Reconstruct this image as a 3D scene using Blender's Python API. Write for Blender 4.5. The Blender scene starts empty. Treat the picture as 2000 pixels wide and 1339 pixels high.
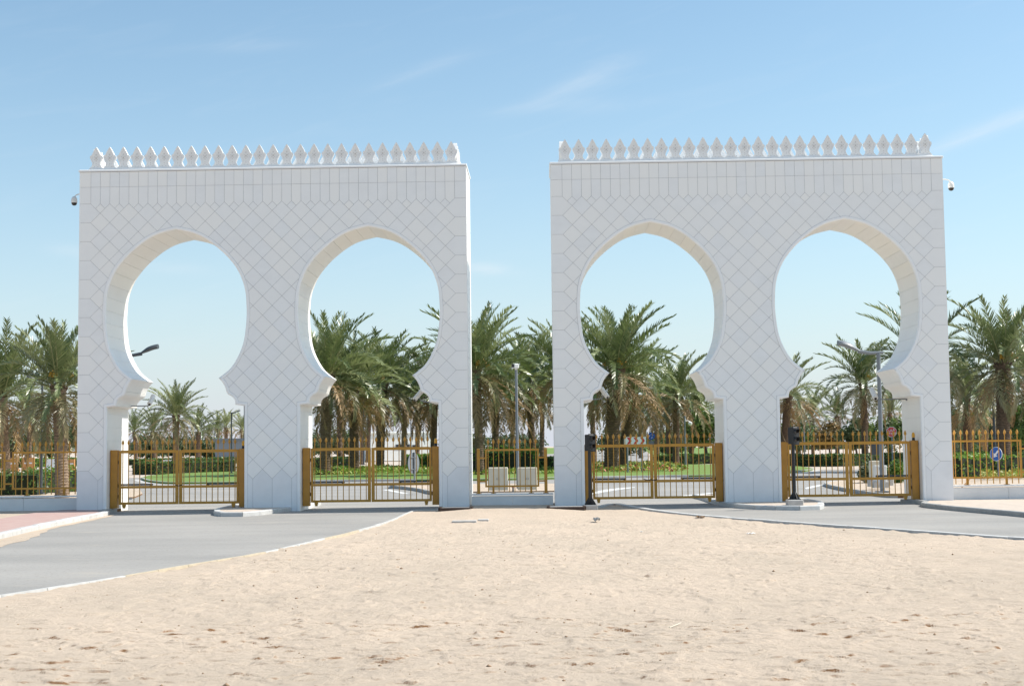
import bpy, bmesh, math, random
import numpy as np
from mathutils import Vector, Matrix
from mathutils.geometry import delaunay_2d_cdt, tessellate_polygon

random.seed(7)
rng = np.random.default_rng(7)
R = math.radians
scene = bpy.context.scene
COL = scene.collection

# ------------------------------------------------------------------ camera
F_PX, PITCH, ROLL, YAW = 2786.0, 0.0725, -0.0122, -0.0222
CAM = Vector((0.973, -41.45, 1.669))
fwd = Vector((math.sin(YAW) * math.cos(PITCH), math.cos(YAW) * math.cos(PITCH), math.sin(PITCH)))
right0 = Vector((math.cos(YAW), -math.sin(YAW), 0))
up0 = right0.cross(fwd)
cright = right0 * math.cos(ROLL) + up0 * math.sin(ROLL)
cup = up0 * math.cos(ROLL) - right0 * math.sin(ROLL)
cd = bpy.data.cameras.new('camera')
cam = bpy.data.objects.new('camera', cd)
COL.objects.link(cam)
cd.sensor_width = 36.0
cd.lens = 36.0 * F_PX / 2000.0
cd.clip_start = 0.1
cd.clip_end = 9000
cam.matrix_world = Matrix((
    (cright.x, cup.x, -fwd.x, CAM.x),
    (cright.y, cup.y, -fwd.y, CAM.y),
    (cright.z, cup.z, -fwd.z, CAM.z),
    (0, 0, 0, 1)))
scene.camera = cam

# ------------------------------------------------------------------ sky, sun, exposure
SUN_EL, SUN_AZ = R(50), R(80)          # azimuth measured from +Y towards +X (to the right, slightly behind the gate)
sun_vec = Vector((math.sin(SUN_AZ) * math.cos(SUN_EL), math.cos(SUN_AZ) * math.cos(SUN_EL), math.sin(SUN_EL)))
world = bpy.data.worlds.new('World')
scene.world = world
world.use_nodes = True
WN, WL = world.node_tree.nodes, world.node_tree.links
WN.clear()
w_out = WN.new('ShaderNodeOutputWorld')
w_bg = WN.new('ShaderNodeBackground')
w_sky = WN.new('ShaderNodeTexSky')
w_sky.sky_type = 'NISHITA'
w_sky.sun_disc = False
w_sky.sun_elevation = SUN_EL
w_sky.sun_rotation = SUN_AZ
w_sky.altitude = 0
w_sky.air_density = 1.0
w_sky.dust_density = 1.0
w_sky.ozone_density = 1.8
w_bg.inputs['Strength'].default_value = 0.141


def wmath(op, a, b=None):
    n = WN.new('ShaderNodeMath')
    n.operation = op
    for i, v in enumerate((a, b)):
        if v is None:
            continue
        if isinstance(v, (int, float)):
            n.inputs[i].default_value = v
        else:
            WL.new(v, n.inputs[i])
    return n.outputs[0]


w_tc = WN.new('ShaderNodeTexCoord')
w_sep = WN.new('ShaderNodeSeparateXYZ')
WL.new(w_tc.outputs['Generated'], w_sep.inputs[0])
az = wmath('ARCTAN2', w_sep.outputs[0], w_sep.outputs[1])
el = wmath('ARCSINE', w_sep.outputs[2])
# pale air near the horizon, all the way round
w_tint = WN.new('ShaderNodeMix')
w_tint.data_type = 'RGBA'
w_tint.blend_type = 'MULTIPLY'
w_tint.inputs['Factor'].default_value = 1.0
WL.new(w_sky.outputs[0], w_tint.inputs['A'])
w_tint.inputs['B'].default_value = (0.91, 1.05, 0.985, 1)
w_haze = WN.new('ShaderNodeMix')
w_haze.data_type = 'RGBA'
hz = wmath('MULTIPLY', wmath('POWER', 2.718, wmath('DIVIDE', wmath('MAXIMUM', el, 0.0), -0.115)), 0.86)
WL.new(hz, w_haze.inputs['Factor'])
WL.new(w_tint.outputs['Result'], w_haze.inputs['A'])
w_haze.inputs['B'].default_value = (4.3, 4.45, 5.2, 1)
# thin high cirrus: faint stretched noise over the whole sky, thicker in a few streaks
w_comb = WN.new('ShaderNodeCombineXYZ')
WL.new(wmath('ADD', wmath('MULTIPLY', az, 9.0), wmath('MULTIPLY', el, 8.0)), w_comb.inputs[0])
WL.new(wmath('ADD', wmath('MULTIPLY', el, 60.0), wmath('MULTIPLY', az, -15.0)), w_comb.inputs[1])
w_noise = WN.new('ShaderNodeTexNoise')
w_noise.inputs['Scale'].default_value = 1.0
w_noise.inputs['Detail'].default_value = 7.0
w_noise.inputs['Roughness'].default_value = 0.58
w_noise.inputs['Distortion'].default_value = 0.6
WL.new(w_comb.outputs[0], w_noise.inputs['Vector'])
w_ramp = WN.new('ShaderNodeMapRange')
w_ramp.inputs['From Min'].default_value = 0.52
w_ramp.inputs['From Max'].default_value = 0.85
WL.new(w_noise.outputs['Fac'], w_ramp.inputs['Value'])
cirrus = wmath('MULTIPLY', w_ramp.outputs[0], 0.07)
for (a0, e0, ang, la, lb, amt) in ((0.028, 0.252, 0.36, 0.036, 0.0062, 0.62), (0.312, 0.208, 0.27, 0.050, 0.0055, 1.0), (0.0, 0.236, 0.08, 0.05, 0.004, .3),
                                   (-0.037, 0.124, -0.12, 0.020, 0.0042, .75), (-0.32, 0.134, -0.1, 0.02, 0.0045, .55), (0.055, .235, .1, .03, .004, .35),
                                   (-0.20, 0.275, 0.08, .035, .004, .38), (-0.083, .262, .30, .035, .005, .38), (-0.255, .124, 0.0, .022, .004, .5)):
    da, de = wmath('SUBTRACT', az, a0), wmath('SUBTRACT', el, e0)
    u = wmath('DIVIDE', wmath('ADD', wmath('MULTIPLY', da, math.cos(ang)), wmath('MULTIPLY', de, math.sin(ang))), la)
    v = wmath('DIVIDE', wmath('SUBTRACT', wmath('MULTIPLY', de, math.cos(ang)), wmath('MULTIPLY', da, math.sin(ang))), lb)
    q = wmath('POWER', 2.718, wmath('MULTIPLY', wmath('ADD', wmath('MULTIPLY', u, u), wmath('MULTIPLY', v, v)), -1.0))
    nz = wmath('MAXIMUM', wmath('ADD', wmath('MULTIPLY', w_noise.outputs['Fac'], 1.9), -0.45), 0.0)
    cirrus = wmath('ADD', cirrus, wmath('MULTIPLY', wmath('MULTIPLY', q, nz), amt * 0.5))
cirrus = wmath('MINIMUM', cirrus, 0.6)
w_mix = WN.new('ShaderNodeMix')
w_mix.data_type = 'RGBA'
WL.new(cirrus, w_mix.inputs['Factor'])
WL.new(w_haze.outputs['Result'], w_mix.inputs['A'])
w_mix.inputs['B'].default_value = (5.2, 5.5, 5.8, 1)
WL.new(w_mix.outputs['Result'], w_bg.inputs['Color'])
WL.new(w_bg.outputs[0], w_out.inputs[0])

sd = bpy.data.lights.new('sun', 'SUN')
sd.energy = 5.0
sd.angle = R(0.53)
sd.color = (1.0, 0.955, 0.88)
sun = bpy.data.objects.new('sun', sd)
COL.objects.link(sun)
sun.rotation_euler = sun_vec.to_track_quat('Z', 'Y').to_euler()
sun.location = (20, 30, 60)
vs = scene.view_settings
vs.view_transform = 'Standard'
vs.look = 'None'
vs.exposure = 0.3
vs.gamma = 1.0
vs.use_curve_mapping = False
scene.cycles.max_bounces = 8
scene.cycles.diffuse_bounces = 5
scene.cycles.transparent_max_bounces = 8


# ------------------------------------------------------------------ photo pixel -> place helpers (2000 x 1339 frame)
def ray(px, py):
    return (fwd + cright * ((px - 1000.0) / F_PX) - cup * ((py - 669.5) / F_PX))


GZ = -0.12                              # road level; pavements and wall feet are at 0


def gp(px, py, z=None):
    """ground point seen at that pixel"""
    z = GZ if z is None else z
    r = ray(px, py)
    t = (z - CAM.z) / r.z
    return CAM + r * t


def at(px, py, y):
    """point seen at that pixel on the vertical plane world-y = y"""
    r = ray(px, py)
    return CAM + r * ((y - CAM.y) / r.y)


# ------------------------------------------------------------------ object helpers
def link(name, me, mats=None, parent=None):
    o = bpy.data.objects.new(name, me)
    COL.objects.link(o)
    if me is not None and mats is not None and len(me.materials) == 0:
        for m in (mats if isinstance(mats, (list, tuple)) else [mats]):
            me.materials.append(m)
    if parent is not None:
        o.parent = parent
    return o


def tag(o, label, cat, group=None, kind=None):
    o['label'] = label
    if cat:
        o['category'] = cat
    if group:
        o['group'] = group
    if kind:
        o['kind'] = kind
    return o


def empty(name, label, cat, loc=(0, 0, 0), rz=0.0, group=None):
    o = bpy.data.objects.new(name, None)
    COL.objects.link(o)
    o.location = loc
    o.rotation_euler = (0, 0, rz)
    o.empty_display_size = 0.2
    tag(o, label, cat, group)
    return o


def struct(o, label=None, kind='structure'):
    o['kind'] = kind
    if label:
        o['label'] = label
    return o


class MB:
    """collects simple solids into one mesh"""

    def __init__(s):
        s.v, s.f, s.m = [], [], []

    def add(s, verts, faces, mi=0):
        b = len(s.v)
        s.v += [tuple(p) for p in verts]
        s.f += [tuple(b + i for i in f) for f in faces]
        s.m += [mi] * len(faces)
        return s

    def box(s, c, d, mi=0, rz=0.0, ch=0.0):
        """box centred at c with size d; ch chamfers the vertical edges and the top rim"""
        hx, hy, hz = d[0] / 2, d[1] / 2, d[2] / 2
        cs, sn = math.cos(rz), math.sin(rz)

        def T(x, y, z):
            return (c[0] + x * cs - y * sn, c[1] + x * sn + y * cs, c[2] + z)
        if ch <= 0:
            vs_ = [T(x, y, z) for z in (-hz, hz) for x, y in ((-hx, -hy), (hx, -hy), (hx, hy), (-hx, hy))]
            fs = [(3, 2, 1, 0), (4, 5, 6, 7), (0, 1, 5, 4), (1, 2, 6, 5), (2, 3, 7, 6), (3, 0, 4, 7)]
            return s.add(vs_, fs, mi)
        rings = []
        for z, i in ((-hz, 0), (hz - ch, 0), (hz, ch)):
            r = []
            a, b = hx - i, hy - i
            k = min(ch, a * .9, b * .9)
            for x, y in ((-a + k, -b), (a - k, -b), (a, -b + k), (a, b - k), (a - k, b), (-a + k, b), (-a, b - k), (-a, -b + k)):
                r.append(T(x, y, z))
            rings.append(r)
        vs_ = sum(rings, [])
        fs = [tuple(reversed(range(8))), tuple(range(16, 24))]
        for k in range(2):
            for j in range(8):
                fs.append((k * 8 + j, k * 8 + (j + 1) % 8, k * 8 + 8 + (j + 1) % 8, k * 8 + 8 + j))
        return s.add(vs_, fs, mi)

    def tube(s, p0, p1, r0, r1=None, n=8, mi=0, cap=True):
        r1 = r0 if r1 is None else r1
        p0, p1 = Vector(p0), Vector(p1)
        d = (p1 - p0).normalized()
        a = d.orthogonal().normalized()
        b = d.cross(a)
        vs_ = []
        for p, r in ((p0, r0), (p1, r1)):
            for i in range(n):
                t = 2 * math.pi * i / n
                vs_.append(p + a * (r * math.cos(t)) + b * (r * math.sin(t)))
        fs = [(i, (i + 1) % n, n + (i + 1) % n, n + i) for i in range(n)]
        if cap:
            fs += [tuple(reversed(range(n))), tuple(range(n, 2 * n))]
        return s.add(vs_, fs, mi)

    def path(s, pts, radii, n=8, mi=0):
        pts = [Vector(p) for p in pts]
        if isinstance(radii, (int, float)):
            radii = [radii] * len(pts)
        vs_, fs = [], []
        prev = None
        for i, p in enumerate(pts):
            d = (pts[min(i + 1, len(pts) - 1)] - pts[max(i - 1, 0)]).normalized()
            if prev is None:
                a = d.orthogonal().normalized()
            else:
                a = (prev - d * prev.dot(d)).normalized()
            prev = a
            b = d.cross(a)
            for k in range(n):
                t = 2 * math.pi * k / n
                vs_.append(p + a * (radii[i] * math.cos(t)) + b * (radii[i] * math.sin(t)))
        for i in range(len(pts) - 1):
            for k in range(n):
                fs.append((i * n + k, i * n + (k + 1) % n, (i + 1) * n + (k + 1) % n, (i + 1) * n + k))
        fs += [tuple(reversed(range(n))), tuple(range((len(pts) - 1) * n, len(pts) * n))]
        return s.add(vs_, fs, mi)

    def lathe(s, prof, c=(0, 0, 0), n=12, mi=0):
        vs_, fs = [], []
        for r, z in prof:
            for k in range(n):
                t = 2 * math.pi * k / n
                vs_.append((c[0] + r * math.cos(t), c[1] + r * math.sin(t), c[2] + z))
        for i in range(len(prof) - 1):
            for k in range(n):
                fs.append((i * n + k, i * n + (k + 1) % n, (i + 1) * n + (k + 1) % n, (i + 1) * n + k))
        fs += [tuple(reversed(range(n))), tuple(range((len(prof) - 1) * n, len(prof) * n))]
        return s.add(vs_, fs, mi)

    def prism(s, poly, axis, a, b, mi=0):
        """extrude a 2-D polygon (simple) between a and b along axis ('y': poly is x,z; 'z': poly is x,y)"""
        n = len(poly)
        if axis == 'y':
            v0 = [(x, a, z) for x, z in poly]
            v1 = [(x, b, z) for x, z in poly]
        else:
            v0 = [(x, y, a) for x, y in poly]
            v1 = [(x, y, b) for x, y in poly]
        fs = []
        for t in tessellate_polygon([[Vector((p[0], p[1], 0)) for p in poly]]):
            fs.append(tuple(t))
            fs.append(tuple(n + i for i in reversed(t)))
        for i in range(n):
            fs.append((i, (i + 1) % n, n + (i + 1) % n, n + i))
        return s.add(v0 + v1, fs, mi)

    def mesh(s, name, smooth=False, fix=True):
        me = bpy.data.meshes.new(name)
        me.from_pydata(s.v, [], s.f)
        if any(s.m):
            me.polygons.foreach_set('material_index', s.m)
        if fix:
            bm = bmesh.new()
            bm.from_mesh(me)
            bmesh.ops.recalc_face_normals(bm, faces=bm.faces)
            bm.to_mesh(me)
            bm.free()
        if smooth:
            me.polygons.foreach_set('use_smooth', [True] * len(me.polygons))
            try:
                me.set_sharp_from_angle(angle=R(38))
            except Exception:
                pass
        me.update()
        return me

    def build(s, name, mats, parent=None, smooth=False):
        return link(name, s.mesh(name, smooth), mats, parent)


def fast_mesh(name, V, F4=None, F3=None, mi=None, smooth=False):
    """numpy mesh from quads and/or triangles"""
    me = bpy.data.meshes.new(name)
    V = np.asarray(V, dtype=np.float32)
    n4 = 0 if F4 is None else len(F4)
    n3 = 0 if F3 is None else len(F3)
    loops = np.concatenate([np.asarray(F4, dtype=np.int32).ravel() if n4 else np.zeros(0, np.int32),
                            np.asarray(F3, dtype=np.int32).ravel() if n3 else np.zeros(0, np.int32)])
    starts = np.concatenate([np.arange(n4) * 4, n4 * 4 + np.arange(n3) * 3]).astype(np.int32)
    me.vertices.add(len(V))
    me.vertices.foreach_set('co', V.ravel())
    me.loops.add(len(loops))
    me.loops.foreach_set('vertex_index', loops)
    me.polygons.add(n4 + n3)
    me.polygons.foreach_set('loop_start', starts)
    if mi is not None:
        me.polygons.foreach_set('material_index', np.asarray(mi, dtype=np.int32))
    if smooth:
        me.polygons.foreach_set('use_smooth', np.ones(n4 + n3, dtype=bool))
    me.update(calc_edges=True)
    me.validate()
    return me


# ------------------------------------------------------------------ materials
def lin(r, g, b):
    return tuple(((c / 255.0) / 12.92 if c / 255.0 <= 0.04045 else ((c / 255.0 + 0.055) / 1.055) ** 2.4) for c in (r, g, b))


def material(name, col, rough=0.6, var=0.08, scale=3.0, bump=0.0, bscale=40.0, obj_var=0.0, col2=None, metal=0.0,
             trans=0.0, spec=0.5, stretch=None, detail=5.0, island=0.0, hue2=None, mixlo=.35, mixhi=.7):
    m = bpy.data.materials.new(name)
    m.use_nodes = True
    N, L = m.node_tree.nodes, m.node_tree.links
    N.clear()
    out = N.new('ShaderNodeOutputMaterial')
    b = N.new('ShaderNodeBsdfPrincipled')
    b.inputs['Roughness'].default_value = rough
    b.inputs['Metallic'].default_value = metal
    b.inputs['Specular IOR Level'].default_value = spec
    tc = N.new('ShaderNodeTexCoord')
    vec = tc.outputs['Object']
    if stretch:
        mp = N.new('ShaderNodeMapping')
        mp.inputs['Scale'].default_value = stretch
        L.new(vec, mp.inputs[0])
        vec = mp.outputs[0]
    nz = N.new('ShaderNodeTexNoise')
    nz.inputs['Scale'].default_value = scale
    nz.inputs['Detail'].default_value = detail
    nz.inputs['Roughness'].default_value = 0.6
    L.new(vec, nz.inputs['Vector'])
    mr = N.new('ShaderNodeMapRange')
    mr.inputs['From Min'].default_value = mixlo
    mr.inputs['From Max'].default_value = mixhi
    L.new(nz.outputs['Fac'], mr.inputs['Value'])
    mx = N.new('ShaderNodeMix')
    mx.data_type = 'RGBA'
    L.new(mr.outputs[0], mx.inputs['Factor'])
    c1 = col
    c2 = col2 if col2 else tuple(max(0, c * (1 - 2.2 * var)) for c in col)
    mx.inputs['A'].default_value = (*c1, 1)
    mx.inputs['B'].default_value = (*c2, 1)
    color = mx.outputs['Result']
    if obj_var or island or hue2:
        if island:
            g = N.new('ShaderNodeNewGeometry')
            rnd = g.outputs['Random Per Island']
            amt = island
        else:
            oi = N.new('ShaderNodeObjectInfo')
            rnd = oi.outputs['Random']
            amt = obj_var
        if hue2:
            m2 = N.new('ShaderNodeMix')
            m2.data_type = 'RGBA'
            L.new(rnd, m2.inputs['Factor'])
            L.new(color, m2.inputs['A'])
            m2.inputs['B'].default_value = (*hue2, 1)
            color = m2.outputs['Result']
        hs = N.new('ShaderNodeHueSaturation')
        vr = N.new('ShaderNodeMapRange')
        L.new(rnd, vr.inputs['Value'])
        vr.inputs['To Min'].default_value = 1 - amt
        vr.inputs['To Max'].default_value = 1 + amt
        L.new(vr.outputs[0], hs.inputs['Value'])
        L.new(color, hs.inputs['Color'])
        color = hs.outputs['Color']
    L.new(color, b.inputs['Base Color'])
    if bump:
        bn = N.new('ShaderNodeTexNoise')
        bn.inputs['Scale'].default_value = bscale
        bn.inputs['Detail'].default_value = 6.0
        L.new(vec, bn.inputs['Vector'])
        bp = N.new('ShaderNodeBump')
        bp.inputs['Strength'].default_value = 1.0
        bp.inputs['Distance'].default_value = bump
        L.new(bn.outputs['Fac'], bp.inputs['Height'])
        L.new(bp.outputs[0], b.inputs['Normal'])
    sh = b.outputs[0]
    if trans:
        t = N.new('ShaderNodeBsdfTranslucent')
        L.new(color, t.inputs['Color'])
        ms = N.new('ShaderNodeMixShader')
        ms.inputs[0].default_value = trans
        L.new(b.outputs[0], ms.inputs[1])
        L.new(t.outputs[0], ms.inputs[2])
        sh = ms.outputs[0]
    L.new(sh, out.inputs[0])
    return m


M = {}
M['marble'] = material('white_marble', (0.89, 0.885, 0.875), 0.42, var=0.025, scale=1.7, obj_var=0.024, bump=0.0006, bscale=30,
                       stretch=(1, 1, 1.6), hue2=(0.87, 0.85, 0.815))
M['marble_plain'] = material('white_marble_trim', (0.89, 0.885, 0.875), 0.45, var=0.02, scale=2.5, bump=0.0006, bscale=30)
M['marble_warm'] = material('cream_reveal_marble', (0.88, 0.86, 0.825), 0.45, var=0.03, scale=1.2, obj_var=0.025, hue2=(0.87, 0.83, 0.765))
M['marble_foot'] = material('greyer_foot_marble', (0.83, 0.83, 0.835), 0.45, var=0.05, scale=1.1, obj_var=0.03, bump=0.0006, bscale=30)
M['joint'] = material('grey_joint_mortar', (0.47, 0.47, 0.475), 0.9, var=0.06, scale=6)
M['carved'] = material('carved_white_stone', (0.82, 0.81, 0.79), 0.6, var=0.03, scale=8, bump=0.002, bscale=60)
M['carved_shade'] = material('carved_hole_shade', (0.62, 0.60, 0.57), 0.8, var=0.06, scale=12)
M['gold'] = material('golden_brown_paint', (0.56, 0.275, 0.038), 0.42, var=0.07, scale=5, spec=0.4, bump=0.0004, bscale=80)
M['gold_post'] = material('golden_brown_post_paint', (0.50, 0.235, 0.034), 0.4, var=0.08, scale=3, spec=0.4)
M['black'] = material('black_painted_steel', (0.018, 0.018, 0.02), 0.45, var=0.1)
M['dark_lens'] = material('dark_signal_lens', (0.02, 0.016, 0.014), 0.12, var=0.05)
M['grey_metal'] = material('grey_painted_metal', (0.20, 0.22, 0.24), 0.45, var=0.06, scale=4)
M['dark_grey_metal'] = material('dark_grey_metal', (0.07, 0.08, 0.09), 0.5, var=0.08, scale=4)
M['white_plastic'] = material('white_plastic', (0.78, 0.77, 0.74), 0.4, var=0.03)
M['amber'] = material('amber_lamp_plastic', (0.75, 0.36, 0.02), 0.25, var=0.05)
M['cream_cab'] = material('cream_cabinet', (0.66, 0.60, 0.48), 0.5, var=0.04, scale=2)
M['concrete'] = material('pale_concrete', (0.52, 0.50, 0.47), 0.85, var=0.08, scale=4, bump=0.004, bscale=30)
M['kerb_white'] = material('whitewashed_kerb', (0.55, 0.545, 0.53), 0.8, var=0.09, scale=5, bump=0.003, bscale=30, obj_var=0.05)
M['kerb_yellow'] = material('worn_yellow_kerb', (0.55, 0.47, 0.35), 0.8, var=0.1, scale=6, bump=0.003, bscale=30)
M['kerb_grey'] = material('grey_kerb', (0.40, 0.39, 0.37), 0.85, var=0.08, scale=5, bump=0.003, bscale=30, obj_var=0.06)
M['plinth'] = material('plinth_white_marble', (0.76, 0.76, 0.755), 0.5, var=0.04, scale=2)
M['plinth_cap'] = material('plinth_cap_marble', (0.80, 0.79, 0.78), 0.45, var=0.03, scale=2)
M['paving'] = material('beige_paving', (0.55, 0.46, 0.38), 0.85, var=0.08, scale=3, bump=0.003, bscale=20)
M['red_paving'] = material('faded_red_paving', (0.43, 0.275, 0.245), 0.85, var=0.07, scale=2.5, bump=0.003, bscale=25, col2=(0.46, .34, .295))
M['timber'] = material('weathered_timber', (0.07, 0.045, 0.035), 0.8, var=0.15, scale=8, stretch=(1, 6, 6))
M['paint_white'] = material('white_road_paint', (0.72, 0.72, 0.70), 0.7, var=0.1, scale=3)
M['red_sign'] = material('red_sign_paint', (0.62, 0.035, 0.03), 0.4, var=0.03)
M['white_sign'] = material('white_sign_paint', (0.80, 0.80, 0.80), 0.4, var=0.02)
M['blue_sign'] = material('blue_sign_paint', (0.02, 0.12, 0.46), 0.4, var=0.03)
M['orange_barrier'] = material('orange_plastic_barrier', (0.62, 0.30, 0.10), 0.6, var=0.06)
M['white_wall'] = material('white_render_wall', (0.82, 0.82, 0.80), 0.8, var=0.02)
M['glass'] = material('dark_window_glass', (0.03, 0.035, 0.04), 0.1, var=0.1)
M['grey_wall'] = material('blue_grey_far_wall', (0.25, 0.28, 0.31), 0.8, var=0.05)
M['trunk'] = material('palm_trunk_bark', (0.20, 0.135, 0.088), 0.95, var=0.22, scale=5, bump=0.02, bscale=14, obj_var=0.15, stretch=(1, 1, 1.6))
M['bark'] = material('tree_bark', (0.15, 0.10, 0.07), 0.95, var=0.2, scale=5)
M['frond'] = material('palm_leaf_green', (0.165, 0.225, 0.070), 0.33, var=0.18, scale=0.9, obj_var=0.30, trans=0.20, spec=0.55, hue2=(0.25, 0.275, 0.13))
M['frond_olive'] = material('palm_leaf_olive', (0.23, 0.225, 0.088), 0.38, var=0.18, scale=0.9, obj_var=0.28, trans=0.18, spec=0.5, hue2=(0.31, 0.26, 0.14))
M['frond_dry'] = material('palm_leaf_dry', (0.38, 0.265, 0.135), 0.6, var=0.2, scale=0.9, obj_var=0.25, trans=0.2, hue2=(0.33, 0.20, 0.085))
M['rachis'] = material('palm_rib', (0.30, 0.29, 0.13), 0.5, var=0.1)
M['rachis_dry'] = material('palm_rib_dry', (0.40, 0.30, 0.17), 0.6, var=0.1)
M['dates'] = material('date_bunch', (0.62, 0.33, 0.035), 0.5, var=0.2, scale=20, obj_var=.2)
M['hedge'] = material('hedge_leaf', (0.11, 0.19, 0.036), 0.5, var=0.2, scale=2.0, island=0.35, trans=0.34)
M['hedge_bright'] = material('fresh_hedge_leaf', (0.20, 0.34, 0.045), 0.5, var=0.2, scale=2.0, island=0.35, trans=0.38)
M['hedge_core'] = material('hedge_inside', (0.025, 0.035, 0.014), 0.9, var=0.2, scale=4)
M['cover'] = material('ground_cover_leaf', (0.25, 0.34, 0.045), 0.5, var=0.2, scale=2.0, island=0.35, trans=0.25)
M['cover_yellow'] = material('yellow_ground_cover_leaf', (0.42, 0.40, 0.06), 0.5, var=0.2, scale=2.0, island=0.3, trans=0.25)
M['flower_red'] = material('small_red_flower', (0.50, 0.11, 0.05), 0.5, var=0.2, island=0.3)
M['shrub'] = material('grey_green_shrub_leaf', (0.15, 0.18, 0.085), 0.55, var=0.2, scale=2, island=0.35, trans=0.2)
M['tree'] = material('far_tree_leaf', (0.105, 0.15, 0.055), 0.55, var=0.2, scale=0.8, island=0.35, trans=0.2)
M['tree_bright'] = material('bright_tree_leaf', (0.17, 0.25, 0.05), 0.55, var=0.2, scale=0.8, island=0.35, trans=0.25)
M['tree_rust'] = material('rusty_tree_leaf', (0.17, 0.155, 0.05), 0.55, var=0.2, scale=0.8, island=0.35, trans=0.2, hue2=(.26, .15, .05))
M['lawn'] = material('mown_lawn', (0.125, 0.225, 0.030), 0.85, var=0.2, scale=0.9, bump=0.03, bscale=14, col2=(0.17, 0.22, 0.05))
M['stone'] = material('small_stone', (0.42, 0.33, 0.25), 0.9, var=0.1, scale=20)
M['litter'] = material('pale_litter', (0.8, 0.79, 0.76), 0.6, var=0.05)
M['clod'] = material('dry_earth_clod', (0.40, 0.27, 0.17), 0.95, var=0.15, scale=20)
M['faucet'] = material('red_valve_paint', (0.5, 0.05, 0.03), 0.5, var=0.05)


def sand_material():
    m = bpy.data.materials.new('pale_sand')
    m.use_nodes = True
    N, L = m.node_tree.nodes, m.node_tree.links
    N.clear()
    out = N.new('ShaderNodeOutputMaterial')
    b = N.new('ShaderNodeBsdfPrincipled')
    b.inputs['Roughness'].default_value = 0.95
    b.inputs['Specular IOR Level'].default_value = 0.15
    tc = N.new('ShaderNodeTexCoord')

    def noise(sc, det=6, st=(1, 1, 1)):
        mp = N.new('ShaderNodeMapping')
        mp.inputs['Scale'].default_value = st
        L.new(tc.outputs['Object'], mp.inputs[0])
        n = N.new('ShaderNodeTexNoise')
        n.inputs['Scale'].default_value = sc
        n.inputs['Detail'].default_value = det
        n.inputs['Roughness'].default_value = 0.65
        L.new(mp.outputs[0], n.inputs['Vector'])
        return n.outputs['Fac']

    def ramp(x, a, b_):
        r = N.new('ShaderNodeMapRange')
        r.inputs['From Min'].default_value = a
        r.inputs['From Max'].default_value = b_
        L.new(x, r.inputs['Value'])
        return r.outputs[0]

    def mix(f, a, b_):
        x = N.new('ShaderNodeMix')
        x.data_type = 'RGBA'
        L.new(f, x.inputs['Factor'])
        for k, v in (('A', a), ('B', b_)):
            if isinstance(v, tuple):
                x.inputs[k].default_value = (*v, 1)
            else:
                L.new(v, x.inputs[k])
        return x.outputs['Result']
    c = mix(ramp(noise(0.5, 5, (1, .55, 1)), .38, .66), (0.555, 0.448, 0.350), (0.49, 0.402, 0.316))
    c = mix(ramp(noise(6.0, 8), .52, .75), c, (0.455, 0.365, 0.28))
    c = mix(ramp(noise(26.0, 5, (.6, 1, 1)), .64, .78), c, (0.36, 0.25, 0.165))
    # steep crust edges are coloured dark brown: painted shade on the scarps
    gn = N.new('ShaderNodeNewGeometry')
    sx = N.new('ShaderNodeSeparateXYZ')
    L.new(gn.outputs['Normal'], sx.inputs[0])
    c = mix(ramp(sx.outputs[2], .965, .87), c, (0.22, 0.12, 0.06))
    L.new(c, b.inputs['Base Color'])
    bp = N.new('ShaderNodeBump')
    bp.inputs['Distance'].default_value = 0.02
    L.new(noise(20.0, 8), bp.inputs['Height'])
    bp2 = N.new('ShaderNodeBump')
    bp2.inputs['Distance'].default_value = 0.003
    L.new(noise(160.0, 3), bp2.inputs['Height'])
    L.new(bp.outputs[0], bp2.inputs['Normal'])
    L.new(bp2.outputs[0], b.inputs['Normal'])
    L.new(b.outputs[0], out.inputs[0])
    return m


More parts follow.
